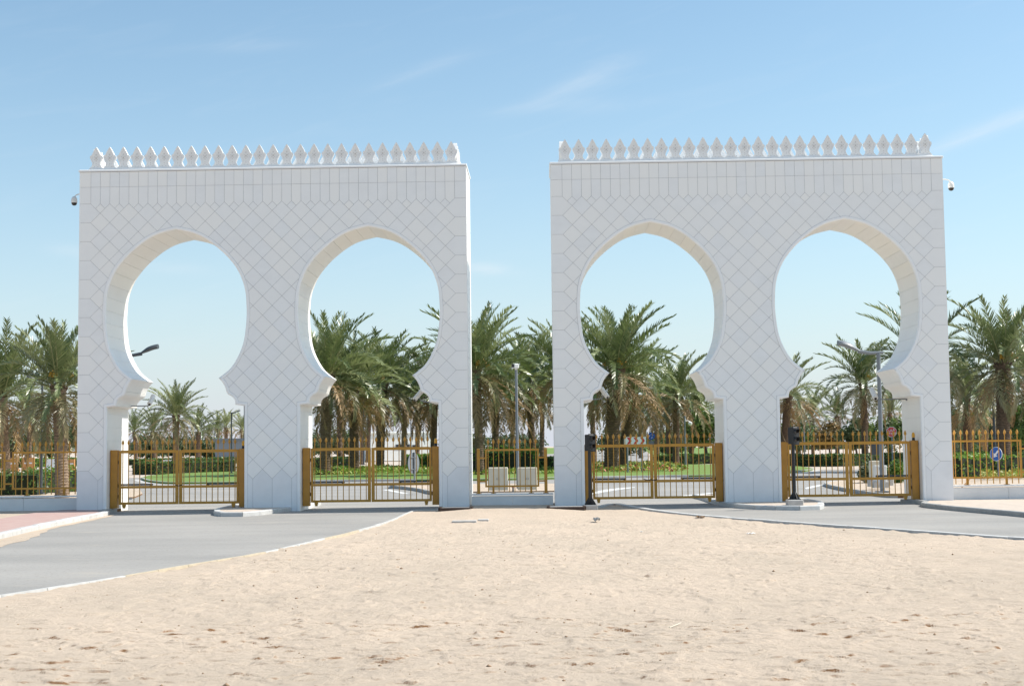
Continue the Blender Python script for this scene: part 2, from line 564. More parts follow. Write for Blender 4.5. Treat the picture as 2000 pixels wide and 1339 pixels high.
def asphalt_material():
    m = bpy.data.materials.new('dusty_asphalt')
    m.use_nodes = True
    N, L = m.node_tree.nodes, m.node_tree.links
    N.clear()
    out = N.new('ShaderNodeOutputMaterial')
    b = N.new('ShaderNodeBsdfPrincipled')
    b.inputs['Roughness'].default_value = 0.85
    b.inputs['Specular IOR Level'].default_value = 0.25
    tc = N.new('ShaderNodeTexCoord')
    mp = N.new('ShaderNodeMapping')
    mp.inputs['Scale'].default_value = (0.22, 0.5, 1)
    mp.inputs['Rotation'].default_value = (0, 0, 0.5)
    L.new(tc.outputs['Object'], mp.inputs[0])
    n1 = N.new('ShaderNodeTexNoise')
    n1.inputs['Scale'].default_value = 0.9
    n1.inputs['Detail'].default_value = 7
    L.new(mp.outputs[0], n1.inputs['Vector'])
    n2 = N.new('ShaderNodeTexNoise')
    n2.inputs['Scale'].default_value = 22
    n2.inputs['Detail'].default_value = 6
    L.new(tc.outputs['Object'], n2.inputs['Vector'])
    mr = N.new('ShaderNodeMapRange')
    mr.inputs['From Min'].default_value = .36
    mr.inputs['From Max'].default_value = .66
    L.new(n1.outputs['Fac'], mr.inputs['Value'])
    x = N.new('ShaderNodeMix')
    x.data_type = 'RGBA'
    L.new(mr.outputs[0], x.inputs['Factor'])
    x.inputs['A'].default_value = (0.285, 0.272, 0.254, 1)
    x.inputs['B'].default_value = (0.345, 0.326, 0.302, 1)
    y = N.new('ShaderNodeMix')
    y.data_type = 'RGBA'
    y.blend_type = 'MULTIPLY'
    mr2 = N.new('ShaderNodeMapRange')
    mr2.inputs['From Min'].default_value = .55
    mr2.inputs['From Max'].default_value = .75
    L.new(n2.outputs['Fac'], mr2.inputs['Value'])
    L.new(mr2.outputs[0], y.inputs['Factor'])
    L.new(x.outputs['Result'], y.inputs['A'])
    y.inputs['B'].default_value = (0.72, 0.72, 0.72, 1)
    n3 = N.new('ShaderNodeTexNoise')
    n3.inputs['Scale'].default_value = 3.5
    n3.inputs['Detail'].default_value = 8
    n3.inputs['Roughness'].default_value = 0.7
    L.new(mp.outputs[0], n3.inputs['Vector'])
    mr3 = N.new('ShaderNodeMapRange')
    mr3.inputs['From Min'].default_value = .56
    mr3.inputs['From Max'].default_value = .74
    mr3.inputs['To Max'].default_value = .6
    L.new(n3.outputs['Fac'], mr3.inputs['Value'])
    z = N.new('ShaderNodeMix')
    z.data_type = 'RGBA'
    L.new(mr3.outputs[0], z.inputs['Factor'])
    L.new(y.outputs['Result'], z.inputs['A'])
    z.inputs['B'].default_value = (0.41, 0.365, 0.31, 1)
    L.new(z.outputs['Result'], b.inputs['Base Color'])
    bp = N.new('ShaderNodeBump')
    bp.inputs['Distance'].default_value = 0.004
    L.new(n2.outputs['Fac'], bp.inputs['Height'])
    L.new(bp.outputs[0], b.inputs['Normal'])
    L.new(b.outputs[0], out.inputs[0])
    return m


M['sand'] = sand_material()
M['asphalt'] = asphalt_material()


# ------------------------------------------------------------------ ground outlines (world metres)
def P(*pts):
    return [(gp(x, y).x, gp(x, y).y) for x, y in pts]


def smooth_line(pts, n=8):
    """Catmull-Rom through points"""
    out = []
    Q = [pts[0]] + list(pts) + [pts[-1]]
    for i in range(1, len(Q) - 2):
        p0, p1, p2, p3 = (np.array(Q[i + k]) for k in (-1, 0, 1, 2))
        for k in range(n):
            t = k / n
            out.append(tuple(0.5 * ((2 * p1) + (-p0 + p2) * t + (2 * p0 - 5 * p1 + 4 * p2 - p3) * t * t + (-p0 + 3 * p1 - 3 * p2 + p3) * t ** 3)))
    out.append(tuple(pts[-1]))
    return out


def inside(poly, X, Y):
    r = np.zeros(X.shape, bool)
    n = len(poly)
    for i in range(n):
        x1, y1 = poly[i]
        x2, y2 = poly[(i + 1) % n]
        if y1 == y2:
            continue
        c = ((y1 > Y) != (y2 > Y)) & (X < (x2 - x1) * (Y - y1) / (y2 - y1) + x1)
        r ^= c
    return r


W, H, T, GAP = 11.45, 9.934, 2.163, 2.4795
XL, XR = -GAP / 2 - W / 2, GAP / 2 + W / 2          # centres of the two walls
ARCH_OFF = 2.835
ARCH_X = [XL - ARCH_OFF, XL + ARCH_OFF, XR - ARCH_OFF, XR + ARCH_OFF]
JAMB = 2.015

left_edge = smooth_line(P((-130, 1190), (0, 1166), (149, 1143), (275, 1122), (380, 1104), (500, 1084), (600, 1061), (700, 1037), (765, 1016), (808, 998)) + [(ARCH_X[1] + 1.92, -0.6), (ARCH_X[1] + 1.98, 0.5)])
right_edge = smooth_line([(ARCH_X[2] - 1.98, 0.5), (ARCH_X[2] - 1.86, -0.5)] + P((1200, 985), (1250, 993), (1330, 1004), (1450, 1015), (1550, 1022), (1700, 1033), (1850, 1043), (2000, 1054), (2150, 1063)))
left_kerb = smooth_line(P((-130, 1081), (0, 1053), (70, 1036), (140, 1021), (213, 1006)) + [(ARCH_X[0] - 1.86, -0.9), (ARCH_X[0] - 1.96, 0.9)])
right_kerb = smooth_line([(ARCH_X[3] + 1.55, 0.8), (ARCH_X[3] + 1.85, -0.5)] + P((1800, 990), (1850, 996), (1925, 1003), (2000, 1010), (2150, 1026)))
def run_on(line, d, start):
    a_, b_ = (line[0], line[3]) if start else (line[-1], line[-4])
    l = math.dist(a_, b_)
    p_ = (a_[0] + (a_[0] - b_[0]) / l * d, a_[1] + (a_[1] - b_[1]) / l * d)
    return [p_] + line if start else line + [p_]


left_edge, left_kerb = run_on(left_edge, 14, True), run_on(left_kerb, 16, True)
right_edge, right_kerb = run_on(right_edge, 26, False), run_on(right_kerb, 26, False)
road_left = left_edge + [(ARCH_X[1] + 2.0, 2.6), (ARCH_X[0] - 2.0, 2.6)] + left_kerb[::-1]
road_right = right_edge + right_kerb[::-1] + [(ARCH_X[3] + 2.0, 2.6), (ARCH_X[2] - 2.0, 2.6)]


def sheet(name, poly, z, mat, kind='structure', label=None):
    tr = tessellate_polygon([[Vector((x, y, 0)) for x, y in poly]])
    me = bpy.data.meshes.new(name)
    me.from_pydata([(x, y, z + GZ) for x, y in poly], [], [tuple(t) for t in tr])
    bm = bmesh.new()
    bm.from_mesh(me)
    for f in bm.faces:
        if f.normal.z < 0:
            f.normal_flip()
    bm.to_mesh(me)
    bm.free()
    return struct(link(name, me, mat), label, kind)


# far ground to the horizon
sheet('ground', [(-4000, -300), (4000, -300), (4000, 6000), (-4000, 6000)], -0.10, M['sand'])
sheet('road_left', road_left, 0.004, M['asphalt'], label='dusty grey road running to the left gateway')['label']
sheet('road_right', road_right, 0.004, M['asphalt'], label='dusty grey road running to the right gateway')


# ---- near sand, a relief sheet
def vnoise(X, Y, seed):
    r = np.random.default_rng(seed)
    tab = r.random((256, 256)).astype(np.float32)
    xi, yi = np.floor(X).astype(int), np.floor(Y).astype(int)
    fx, fy = (X - xi).astype(np.float32), (Y - yi).astype(np.float32)
    fx, fy = fx * fx * (3 - 2 * fx), fy * fy * (3 - 2 * fy)
    a, b = tab[xi % 256, yi % 256], tab[(xi + 1) % 256, yi % 256]
    c, d = tab[xi % 256, (yi + 1) % 256], tab[(xi + 1) % 256, (yi + 1) % 256]
    return (a * (1 - fx) + b * fx) * (1 - fy) + (c * (1 - fx) + d * fx) * fy


def sand_relief():
    ys = np.concatenate([np.arange(-33.6, -26.5, 0.017), np.arange(-26.5, -14, 0.045), np.arange(-14, 2.0, 0.12)])
    xr = np.concatenate([np.arange(0, 5.2, 0.021), np.arange(5.2, 22, 0.07)])
    xs = np.concatenate([-xr[:0:-1], xr]) + 1.3
    X, Y = np.meshgrid(xs.astype(np.float32), ys.astype(np.float32))
    Hh = 0.05 * (vnoise(X * .35, Y * .3, 1) - .5) + 0.026 * (vnoise(X * 1.1, Y * 1.0, 2) - .5)
    Hh += 0.014 * (vnoise(X * 3.3 + .4 * Y, Y * 3.2, 3) - .5) + 0.012 * (vnoise(X * 8, Y * 8, 4) - .5) + .006 * (vnoise(X * 19, Y * 19, 5) - .5)
    # broken crust: little scarps
    for sc, sd_, amp, th in ((0.9, 11, .009, .58), (2.1, 12, .010, .64), (4.3, 14, .010, .66)):
        wx = X + .35 * vnoise(X * 3, Y * 3, sd_ + 40)
        wy = Y + .35 * vnoise(X * 3, Y * 3, sd_ + 41)
        q = vnoise(wx * sc, wy * sc * 1.25, sd_) * .7 + .3 * vnoise(wx * sc * 3, wy * sc * 3, sd_ + 7)
        Hh += amp * np.clip((q - th) / .035, 0, 1)
    # footprints, and short lips of broken crust that drop towards the camera
    nf = 11000
    fx = rng.uniform(-14, 17, nf)
    fy = -33.5 + 25 * rng.random(nf) ** 1.25
    for i in range(nf):
        lip = i % 24 != 0
        a = rng.normal() * .28 + (math.pi / 2 if (not lip and rng.random() < .35) else 0)
        l_, w_ = (.025 + .16 * rng.random() ** 2, rng.uniform(.03, .06)) if lip else (rng.uniform(.10, .17), rng.uniform(.05, .08))
        dep = (.006 + .0135 * rng.random() ** 1.4) if lip else rng.uniform(.004, .012)
        j0, j1 = np.searchsorted(ys, fy[i] - .45), np.searchsorted(ys, fy[i] + .45)
        i0, i1 = np.searchsorted(xs, fx[i] - .45), np.searchsorted(xs, fx[i] + .45)
        if j1 <= j0 or i1 <= i0:
            continue
        dx, dy = X[j0:j1, i0:i1] - fx[i], Y[j0:j1, i0:i1] - fy[i]
        wob = vnoise(X[j0:j1, i0:i1] * 14, Y[j0:j1, i0:i1] * 14, 60) - .5
        u = (dx * math.cos(a) + dy * math.sin(a)) / l_
        v = (-dx * math.sin(a) + dy * math.cos(a)) / w_ + .5 * wob + .5 * u * u * (1 if i % 2 else -1)
        if lip:
            env = np.clip(1.25 - np.abs(u) + .4 * wob, 0, 1)
            Hh[j0:j1, i0:i1] += dep * env * (np.clip(v / .12, 0, 1) * np.exp(-np.clip(v, 0, 9) * 1.2) - .5 * np.exp(-(np.clip(-v, 0, 9) / .6) ** 2) * (v < 0))
        else:
            r2 = np.sqrt(u * u + v * v) + .25 * wob
            Hh[j0:j1, i0:i1] += -dep * np.clip((1.0 - r2) / .28, 0, 1) + dep * .4 * np.exp(-((r2 - 1.28) / .22) ** 2)
    # wheel tracks crossing the sand parallel to the road
    for y0, k in ((-20.2, .02), (-18.6, .02), (-12.2, -.03)):
        yy = y0 + k * X + .25 * vnoise(X * .25, X * 0, 77)
        d = np.abs(Y - yy)
        Hh += -0.010 * np.clip((.14 - d) / .05, 0, 1) + .008 * np.exp(-((d - .2) / .06) ** 2)
    calm = np.clip((Y + 9) / 5, 0, 1)
    Hh *= 1 - .72 * calm
    ramp_ = np.clip((Y + 5.5) / 5.0, 0, 1)
    ramp_ *= np.clip((2.1 - np.abs(X)) / 1.0, 0, 1)
    Hh += GZ + .012 + .085 * ramp_
    # under and beside the paved surfaces the sand lies low
    low = inside(road_left, X, Y) | inside(road_right, X, Y)
    off = [(x - .25 * 0, y) for x, y in left_kerb]
    walk_l = [(-60, 3), (-60, -40)] + [(left_kerb[0][0], left_kerb[0][1])] + left_kerb
    walk_r = right_kerb + [(60, -3), (60, 3)]
    low |= inside(walk_l, X, Y) | inside(walk_r, X, Y)
    Hh[low] = GZ - 0.06
    # level next to the kerbs
    Hh = np.where((Y > -2.6) & ~low, np.minimum(Hh, GZ + .02 + .085 * ramp_), Hh)
    ny, nx = X.shape
    V = np.stack([X, Y, Hh], -1).reshape(-1, 3)
    idx = np.arange(ny * nx).reshape(ny, nx)
    Fq = np.stack([idx[:-1, :-1], idx[:-1, 1:], idx[1:, 1:], idx[1:, :-1]], -1).reshape(-1, 4)
    me = fast_mesh('sand', V, F4=Fq, smooth=True)
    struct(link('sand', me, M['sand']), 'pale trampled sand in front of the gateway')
    return xs, ys, Hh


sand_x, sand_y, sand_h = sand_relief()


def sand_z(x, y):
    i = min(max(int(np.searchsorted(sand_x, x)), 0), len(sand_x) - 1)
    j = min(max(int(np.searchsorted(sand_y, y)), 0), len(sand_y) - 1)
    return float(sand_h[j, i])


# ------------------------------------------------------------------ the two gateway walls
PXM = 66.8
half = [(134.7, 0), (134.7, 197.5), (117, 199.8), (116.8, 205), (115.2, 210.3), (111.5, 214.6), (107, 217.6), (102.6, 219.6), (99.9, 223.6), (98.8, 228),
        (97.2, 233), (94.7, 238.6), (91.6, 243.4), (88.3, 247.6), (83.7, 252)]
oval = [(83.7, 252), (97.1, 262), (110.3, 274.5), (123.2, 296), (131.6, 317.5), (136, 340), (138.8, 372), (138.4, 396), (136.2, 421.4), (130, 444),
        (119.4, 466.2), (103, 487.7), (83.5, 506.5), (58.6, 525.2), (33, 537.6), (0, 545.6)]
oval = smooth_line(oval, 5)
half_c = [(x / PXM, z / PXM) for x, z in half[:-1] + oval]
half_c = [(JAMB, -0.3)] + [(min(x, 3), z) for x, z in half_c if z > 0]
CONT = half_c + [(-x, z) for x, z in reversed(half_c[:-1])]        # right jamb foot -> apex -> left jamb foot


def offset_line(pts, d):
    """shift an open polyline to its right-hand side (into the masonry)"""
    out = []
    n = len(pts)
    for i in range(n):
        a = np.array(pts[max(i - 1, 0)])
        b = np.array(pts[i])
        c = np.array(pts[min(i + 1, n - 1)])
        d1, d2 = b - a, c - b
        if i == 0:
            d1 = d2
        if i == n - 1:
            d2 = d1
        d1 = d1 / np.linalg.norm(d1)
        d2 = d2 / np.linalg.norm(d2)
        n1, n2 = np.array([d1[1], -d1[0]]), np.array([d2[1], -d2[0]])
        m = n1 + n2
        l = np.linalg.norm(m)
        m = m / l if l > 1e-6 else n1
        k = d / max(0.45, m.dot(n1))
        out.append(tuple(b + m * k))
    return out


CONT_B = offset_line(CONT, 0.095)     # outer line of the smooth border
CONT_T = offset_line(CONT, 0.101)     # tiles stop here
CONT_S = offset_line(CONT, 0.035)     # structural core behind the reveal stones


def inset_convex(poly, d):
    n = len(poly)
    area = sum(poly[i][0] * poly[(i + 1) % n][1] - poly[(i + 1) % n][0] * poly[i][1] for i in range(n))
    p = poly if area > 0 else poly[::-1]
    out = []
    for i in range(n):
        a, b, c = np.array(p[i - 1]), np.array(p[i]), np.array(p[(i + 1) % n])
        d1, d2 = (b - a) / np.linalg.norm(b - a), (c - b) / np.linalg.norm(c - b)
        n1, n2 = np.array([-d1[1], d1[0]]), np.array([-d2[1], d2[0]])
        m = n1 + n2
        m = m / np.linalg.norm(m)
        out.append(tuple(b + m * (d / max(.3, m.dot(n1)))))
    return out


def pt_in(poly, x, y):
    r = False
    n = len(poly)
    for i in range(n):
        x1, y1 = poly[i]
        x2, y2 = poly[(i + 1) % n]
        if (y1 > y) != (y2 > y) and x < (x2 - x1) * (y - y1) / (y2 - y1) + x1:
            r = not r
    return r


def slab_from_tris(name, P2, tris, y0, y1, ch=0.004):
    """upright slab (x,z outline) with its face at y0 (towards the camera) and back at y1"""
    cnt = {}
    for t in tris:
        for a, b in ((t[0], t[1]), (t[1], t[2]), (t[2], t[0])):
            cnt[(a, b)] = 1
    bound = [(a, b) for (a, b) in cnt if (b, a) not in cnt]
    n = len(P2)
    V = [(p[0], y0, p[1]) for p in P2] + [(p[0], y1, p[1]) for p in P2]
    F = [tuple(t) for t in tris] + [(b, a, n + a, n + b) for a, b in bound]
    me = bpy.data.meshes.new(name)
    me.from_pydata(V, [], F)
    me.update()
    return me


def tile_mesh(poly, holes, depth, minarea=0.004):
    """poly: convex outline (ccw seen from the front); holes: arch outlines"""
    xs_ = [p[0] for p in poly]
    zs_ = [p[1] for p in poly]
    touched = []
    for h in holes:
        hx0, hx1, hz1 = h['bb']
        if max(xs_) < hx0 or min(xs_) > hx1 or min(zs_) > hz1:
            continue
        touched.append(h)
    cut = False
    for h in touched:
        c = [pt_in(h['poly'], *p) for p in poly]
        if all(c):
            cx, cz = sum(xs_) / len(xs_), sum(zs_) / len(zs_)
            if pt_in(h['poly'], cx, cz):
                # fully inside unless the outline wanders through the tile
                if not any(min(xs_) < q[0] < max(xs_) and min(zs_) < q[1] < max(zs_) and pt_in(poly, *q) for q in h['poly']):
                    return None
        if any(c):
            cut = True
        elif any(pt_in(poly, *q) for q in h['poly']):
            cut = True
    if not cut:
        n = len(poly)
        tris = [(0, i, i + 1) for i in range(1, n - 1)]
        return slab_from_tris('tile', poly, tris, 0, depth)
    verts = [Vector(p) for p in poly]
    edges = [(i, (i + 1) % len(poly)) for i in range(len(poly))]
    for h in touched:
        b = len(verts)
        hp = h['poly']
        keep = [i for i in range(len(hp)) if min(xs_) - .4 < hp[i][0] < max(xs_) + .4 and min(zs_) - 6 < hp[i][1] < max(zs_) + 6]
        mp = {}
        for i in range(len(hp)):
            mp[i] = len(verts)
            verts.append(Vector(hp[i]))
        for i in range(len(hp)):
            edges.append((mp[i], mp[(i + 1) % len(hp)]))
    ov, oe, of, _, _, _ = delaunay_2d_cdt(verts, edges, [], 0, 1e-5)
    tris = []
    area = 0
    for t in of:
        c = (ov[t[0]] + ov[t[1]] + ov[t[2]]) / 3
        if pt_in(poly, c.x, c.y) and not any(pt_in(h['poly'], c.x, c.y) for h in touched):
            a, b, d = (ov[i] for i in t)
            ar = ((b - a).x * (d - a).y - (b - a).y * (d - a).x) / 2
            if abs(ar) < 1e-9:
                continue
            tris.append(t if ar > 0 else tuple(reversed(t)))
            area += abs(ar)
    if area < minarea:
        return None
    used = sorted({i for t in tris for i in t})
    mp = {u_: k for k, u_ in enumerate(used)}
    return slab_from_tris('tile', [(ov[u_].x, ov[u_].y) for u_ in used], [tuple(mp[i] for i in t) for t in tris], 0, depth)


# merlon: carved leaf-shaped cresting block
MER = [(.176, 0), (.170, .03), (.128, .070), (.104, .115), (.100, .16), (.118, .22), (.146, .285), (.164, .335), (.163, .375), (.145, .402), (.116, .415), (.110, .44), (.070, .53), (.034, .605), (0, .66)]
MER = [(x * 1.12, z) for x, z in MER]
mer_out = MER + [(-x, z) for x, z in reversed(MER[:-1])]


def merlon_mesh():
    b = MB()
    th = .06
    c = np.array([0, .30])
    inn = [tuple(c + (np.array(p) - c) * np.array([.74, .86])) for p in mer_out]
    n = len(mer_out)
    for sgn in (-1, 1):
        V = [(x, sgn * th, z) for x, z in mer_out] + [(x, sgn * (th - .004), z) for x, z in inn] + [(x * .96, sgn * (th - .018), .3 + (z - .3) * .96) for x, z in inn]
        F = []
        for i in range(n):
            j = (i + 1) % n
            F.append((i, j, n + j, n + i))
            F.append((n + i, n + j, 2 * n + j, 2 * n + i))
        b.add(V, F, 0)
        tr = tessellate_polygon([[Vector((x, z, 0)) for x, z in inn]])
        b.add([(x * .96, sgn * (th - .018), .3 + (z - .3) * .96) for x, z in inn], [tuple(t) for t in tr], 0)
        # carved foliage: flat dark diamonds paint the shade of holes; raised petals
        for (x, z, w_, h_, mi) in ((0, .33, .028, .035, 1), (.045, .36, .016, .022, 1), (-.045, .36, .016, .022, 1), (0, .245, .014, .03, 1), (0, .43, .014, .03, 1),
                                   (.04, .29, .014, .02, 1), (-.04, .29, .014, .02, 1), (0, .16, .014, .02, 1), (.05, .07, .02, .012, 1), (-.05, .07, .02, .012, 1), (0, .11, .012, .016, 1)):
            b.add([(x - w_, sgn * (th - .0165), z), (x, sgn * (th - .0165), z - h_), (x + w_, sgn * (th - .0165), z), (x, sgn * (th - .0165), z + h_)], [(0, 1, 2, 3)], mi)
        for k in range(6):
            t = k * math.pi / 3 + .5
            x, z = .036 * math.cos(t), .33 + .045 * math.sin(t)
            b.box((x, sgn * (th - .012), z), (.016, .014, .02), 0)
    V = [(x, -th, z) for x, z in mer_out] + [(x, th, z) for x, z in mer_out]
    b.add(V, [(i, (i + 1) % n, n + (i + 1) % n, n + i) for i in range(n)], 0)
    return b.mesh('merlon')


ME_MERLON = merlon_mesh()
U = W * 37.35 / 761.0 * 1.0085      # pitch of the diamond lattice
U = 0.5668
JG = 0.0042                          # half a joint


def gateway(name, xc, label):
    g = empty(name, label, 'gateway', (xc, 0, 0), group='twin arched gateway walls')
    g['kind'] = 'thing'
    hw = W / 2
    holes = []
    for s in (-1, 1):
        ox = s * ARCH_OFF
        poly = [(x + ox, z) for x, z in CONT_T]
        holes.append({'poly': poly, 'bb': (ox - 2.35, ox + 2.35, 8.5)})
    # core wall: one outline that runs through both openings
    out = [(-hw + .03, -0.3)]
    for s in (-1, 1):
        seq = [(x + s * ARCH_OFF, z) for x, z in reversed(CONT_S)]
        out += seq
    out += [(hw - .03, -0.3), (hw - .03, H - .02), (-hw + .03, H - .02)]
    m = MB()
    n = len(out)
    tr = tessellate_polygon([[Vector((x, z, 0)) for x, z in out]])
    m.add([(x, .009, z) for x, z in out], [tuple(t) for t in tr], 0)
    m.add([(x, T - .005, z) for x, z in out], [tuple(t) for t in tr], 1)
    m.add([(x, .009, z) for x, z in out] + [(x, T - .005, z) for x, z in out], [(i, (i + 1) % n, n + (i + 1) % n, n + i) for i in range(n)], 0)
    m.build('wall_core', [M['joint'], M['marble_plain']], g)
    # smooth border round each opening
    for s in (-1, 1):
        ox = s * ARCH_OFF
        b = MB()
        k = len(CONT)
        lines = [[(x + ox, .050, z) for x, z in CONT], [(x + ox, .012, z) for x, z in offset_line(CONT, .004)],
                 [(x + ox, -.010, z) for x, z in offset_line(CONT, .026)], [(x + ox, -.012, z) for x, z in offset_line(CONT, .085)],
                 [(x + ox, -.004, z) for x, z in CONT_B], [(x + ox, .012, z) for x, z in CONT_B]]
        V = sum(lines, [])
        Fq = [(a * k + i, a * k + i + 1, (a + 1) * k + i + 1, (a + 1) * k + i) for a in range(len(lines) - 1) for i in range(k - 1)]
        b.add(V, Fq)
        b.build('arch_border', M['marble_plain'], g, smooth=True)
        # reveal stones across the depth of the arch
        acc = [0.0]
        for i in range(1, k):
            acc.append(acc[-1] + math.dist(CONT[i], CONT[i - 1]))
        jam = [0.3 + j * .396 for j in range(1, 8)]
        cuts = [0.0] + jam
        # corners of the corbel are natural breaks
        tot = acc[-1]
        corner = acc[2]
        cusp2, cusp1 = acc[9], acc[15]
        cuts = [c for c in cuts if c < corner - .12] + [corner, cusp2, cusp1]
        nar = 15
        cuts += [cusp1 + (tot / 2 - cusp1) * j / nar for j in range(1, nar + 1)]
        cuts = cuts + [tot - c for c in reversed(cuts[:-1])]
        CO = CONT_S

        def pos(t, line):
            i = 0
            lo, hi = 0, k - 2
            while lo < hi:
                mid = (lo + hi + 1) // 2
                if acc[mid] <= t:
                    lo = mid
                else:
                    hi = mid - 1
            i = lo
            q = (t - acc[i]) / max(1e-9, acc[i + 1] - acc[i])
            return (line[i][0] + (line[i + 1][0] - line[i][0]) * q + ox, line[i][1] + (line[i + 1][1] - line[i][1]) * q)
        for c in range(len(cuts) - 1):
            t0, t1 = cuts[c] + .0025, cuts[c + 1] - .0025
            ts = [t0] + [a for a in acc if t0 + .01 < a < t1 - .01] + [t1]
            pr = random.uniform(-.0015, .0015)
            A = [pos(t, CONT) for t in ts]
            B = [pos(t, CO) for t in ts]
            nn = len(ts)
            V = [(x, .05, z) for x, z in A] + [(x, T, z) for x, z in A] + [(x, .05, z) for x, z in B] + [(x, T, z) for x, z in B]
            Fq = []
            for i in range(nn - 1):
                Fq.append((i, nn + i, nn + i + 1, i + 1))
                Fq.append((nn + i, 3 * nn + i, 3 * nn + i + 1, nn + i + 1))
            Fq += [(0, 2 * nn, 3 * nn, nn), (nn - 1, 2 * nn - 1, 4 * nn - 1, 3 * nn - 1)]
            MB().add(V, Fq).build('reveal_stone', M['marble_warm'], g, smooth=True)
    # facing tiles
    x_first = -19 * U / 2
    z0 = H - 0.968
    zmid = H - 0.47
    rowp = 0.5612
    cache = {}

    def put(nm, poly):
        q = inset_convex(poly, JG)
        me = tile_mesh(q, holes, .012)
        if me is None:
            return
        o = link(nm, me, M['marble_foot'] if nm == 'foot_panel' else M['marble'], g)
        o.location.y = random.uniform(-.0012, .0012)

    for k_ in range(38):                                # two rows of narrow panels under the cresting
        xa, xb = x_first + k_ * U / 2, x_first + (k_ + 1) * U / 2
        put('top_panel', [(xa, zmid), (xb, zmid), (xb, H - .02), (xa, H - .02)])
        put('pointed_panel', [(xa, z0), ((xa + xb) / 2, z0 - rowp / 4), (xb, z0), (xb, zmid), (xa, zmid)])
    for i in range(19):
        xm = x_first + (i + .5) * U
        put('small_diamond_tile', [(xm, z0), (xm - U / 4, z0 - rowp / 4), (xm, z0 - rowp / 2), (xm + U / 4, z0 - rowp / 4)])
    for j in range(0, 29):                              # diamonds, half rows
        zc = z0 - rowp / 2 * (j + 1)
        if j % 2 == 0:
            cs_ = [x_first + i * U for i in range(1, 19)]
        else:
            cs_ = [x_first + (i + .5) * U for i in range(19)]
        if j >= 28:
            continue
        for xm in cs_:
            put('diamond_tile', [(xm, zc - rowp / 2), (xm + U / 2, zc), (xm, zc + rowp / 2), (xm - U / 2, zc)])
    zb = z0 - rowp * 14                                  # last full lattice line
    for s in (-1, 1):                                    # edge stones with a pointed inner end
        xe, xi = s * (hw - .001), s * 19 * U / 2
        put('edge_tile', [(xi, zmid), (xe, zmid), (xe, H - .02), (xi, H - .02)] if s > 0 else [(xe, zmid), (xi, zmid), (xi, H - .02), (xe, H - .02)])
        put('edge_tile', [(xi, z0), (xe, z0), (xe, zmid), (xi, zmid)] if s > 0 else [(xe, z0), (xi, z0), (xi, zmid), (xe, zmid)])
        for j in range(14):
            za, zc_ = z0 - rowp * j, z0 - rowp * (j + 1)
            p = [(xe, za), (xi, za), (xi - s * U / 2, (za + zc_) / 2), (xi, zc_), (xe, zc_)]
            put('edge_tile', p if s > 0 else p[::-1])
        p = [(xe, zb), (xi, zb), (xi - s * U / 2, zb - rowp / 2), (xi - s * U / 2, -.25), (xe, -.25)]
        put('foot_panel', p if s > 0 else p[::-1])
        # narrow outer side of the wall in courses
        for j in range(18):
            za, zc_ = H - .02 - j * rowp, max(-.25, H - .02 - (j + 1) * rowp)
            if zc_ >= za:
                break
            b = MB()
            b.box((s * (hw - .015), T / 2 + .012, (za + zc_) / 2), (.03, T - .03, za - zc_ - .010))
            b.build('side_panel', M['marble'], g)
    for i in range(1, 19):                               # house-shaped foot panels of the piers
        xm = x_first + i * U
        put('foot_panel', [(xm - U / 2, -.25), (xm + U / 2, -.25), (xm + U / 2, zb - rowp / 2), (xm, zb), (xm - U / 2, zb - rowp / 2)])
    # cap slab, base moulding of the cresting and merlons
    b = MB()
    b.box((0, T / 2, H + .02), (W + .05, T + .05, .06), ch=.012)
    b.build('cap_slab', M['marble_plain'], g)
    mx, yf, yb = 26 * .4065 / 2, .20, T - .20
    b = MB()
    for y in (yf, yb):
        b.box((0, y, H + .075), (mx * 2 + .42, .17, .05), ch=.012)
    for s in (-1, 1):
        b.box((s * (mx + .10), T / 2, H + .0745), (.17, T - .58, .049), ch=.012)
    b.build('cresting_base', M['carved'], g)
    for y in (yf, yb):
        for i in range(27):
            o = link('merlon', ME_MERLON, [M['carved'], M['carved_shade']], g)
            o.location = (-mx + i * .4065, y, H + .10)
    for s in (-1, 1):
        for i in range(4):
            o = link('merlon', ME_MERLON, None, g)
            o.location = (s * (mx + .10), .44 + i * (T - .88) / 3, H + .10)
            o.rotation_euler.z = math.pi / 2
    return g


gateway('gateway_wall', XL, 'left white marble gateway wall with two keyhole arches')
gateway('gateway_wall', XR, 'right white marble gateway wall with two keyhole arches')

#@@PART2
# ------------------------------------------------------------------ paved ground
def slab(name, poly, z0, z1, mat, label=None, parent=None):
    b = MB()
    b.prism(poly, 'z', z0 + GZ, z1 + GZ)
    o = b.build(name, mat, parent)
    if parent is None:
        struct(o, label)
    return o


def resample(line, step):
    acc = [0.0]
    for i in range(1, len(line)):
        acc.append(acc[-1] + math.dist(line[i], line[i - 1]))
    n = max(1, round(acc[-1] / step))
    out = []
    j = 0
    for k in range(n + 1):
        t = acc[-1] * k / n
        while j < len(acc) - 2 and acc[j + 1] < t:
            j += 1
        q = (t - acc[j]) / max(1e-9, acc[j + 1] - acc[j])
        out.append((line[j][0] + (line[j + 1][0] - line[j][0]) * q, line[j][1] + (line[j + 1][1] - line[j][1]) * q))
    return out


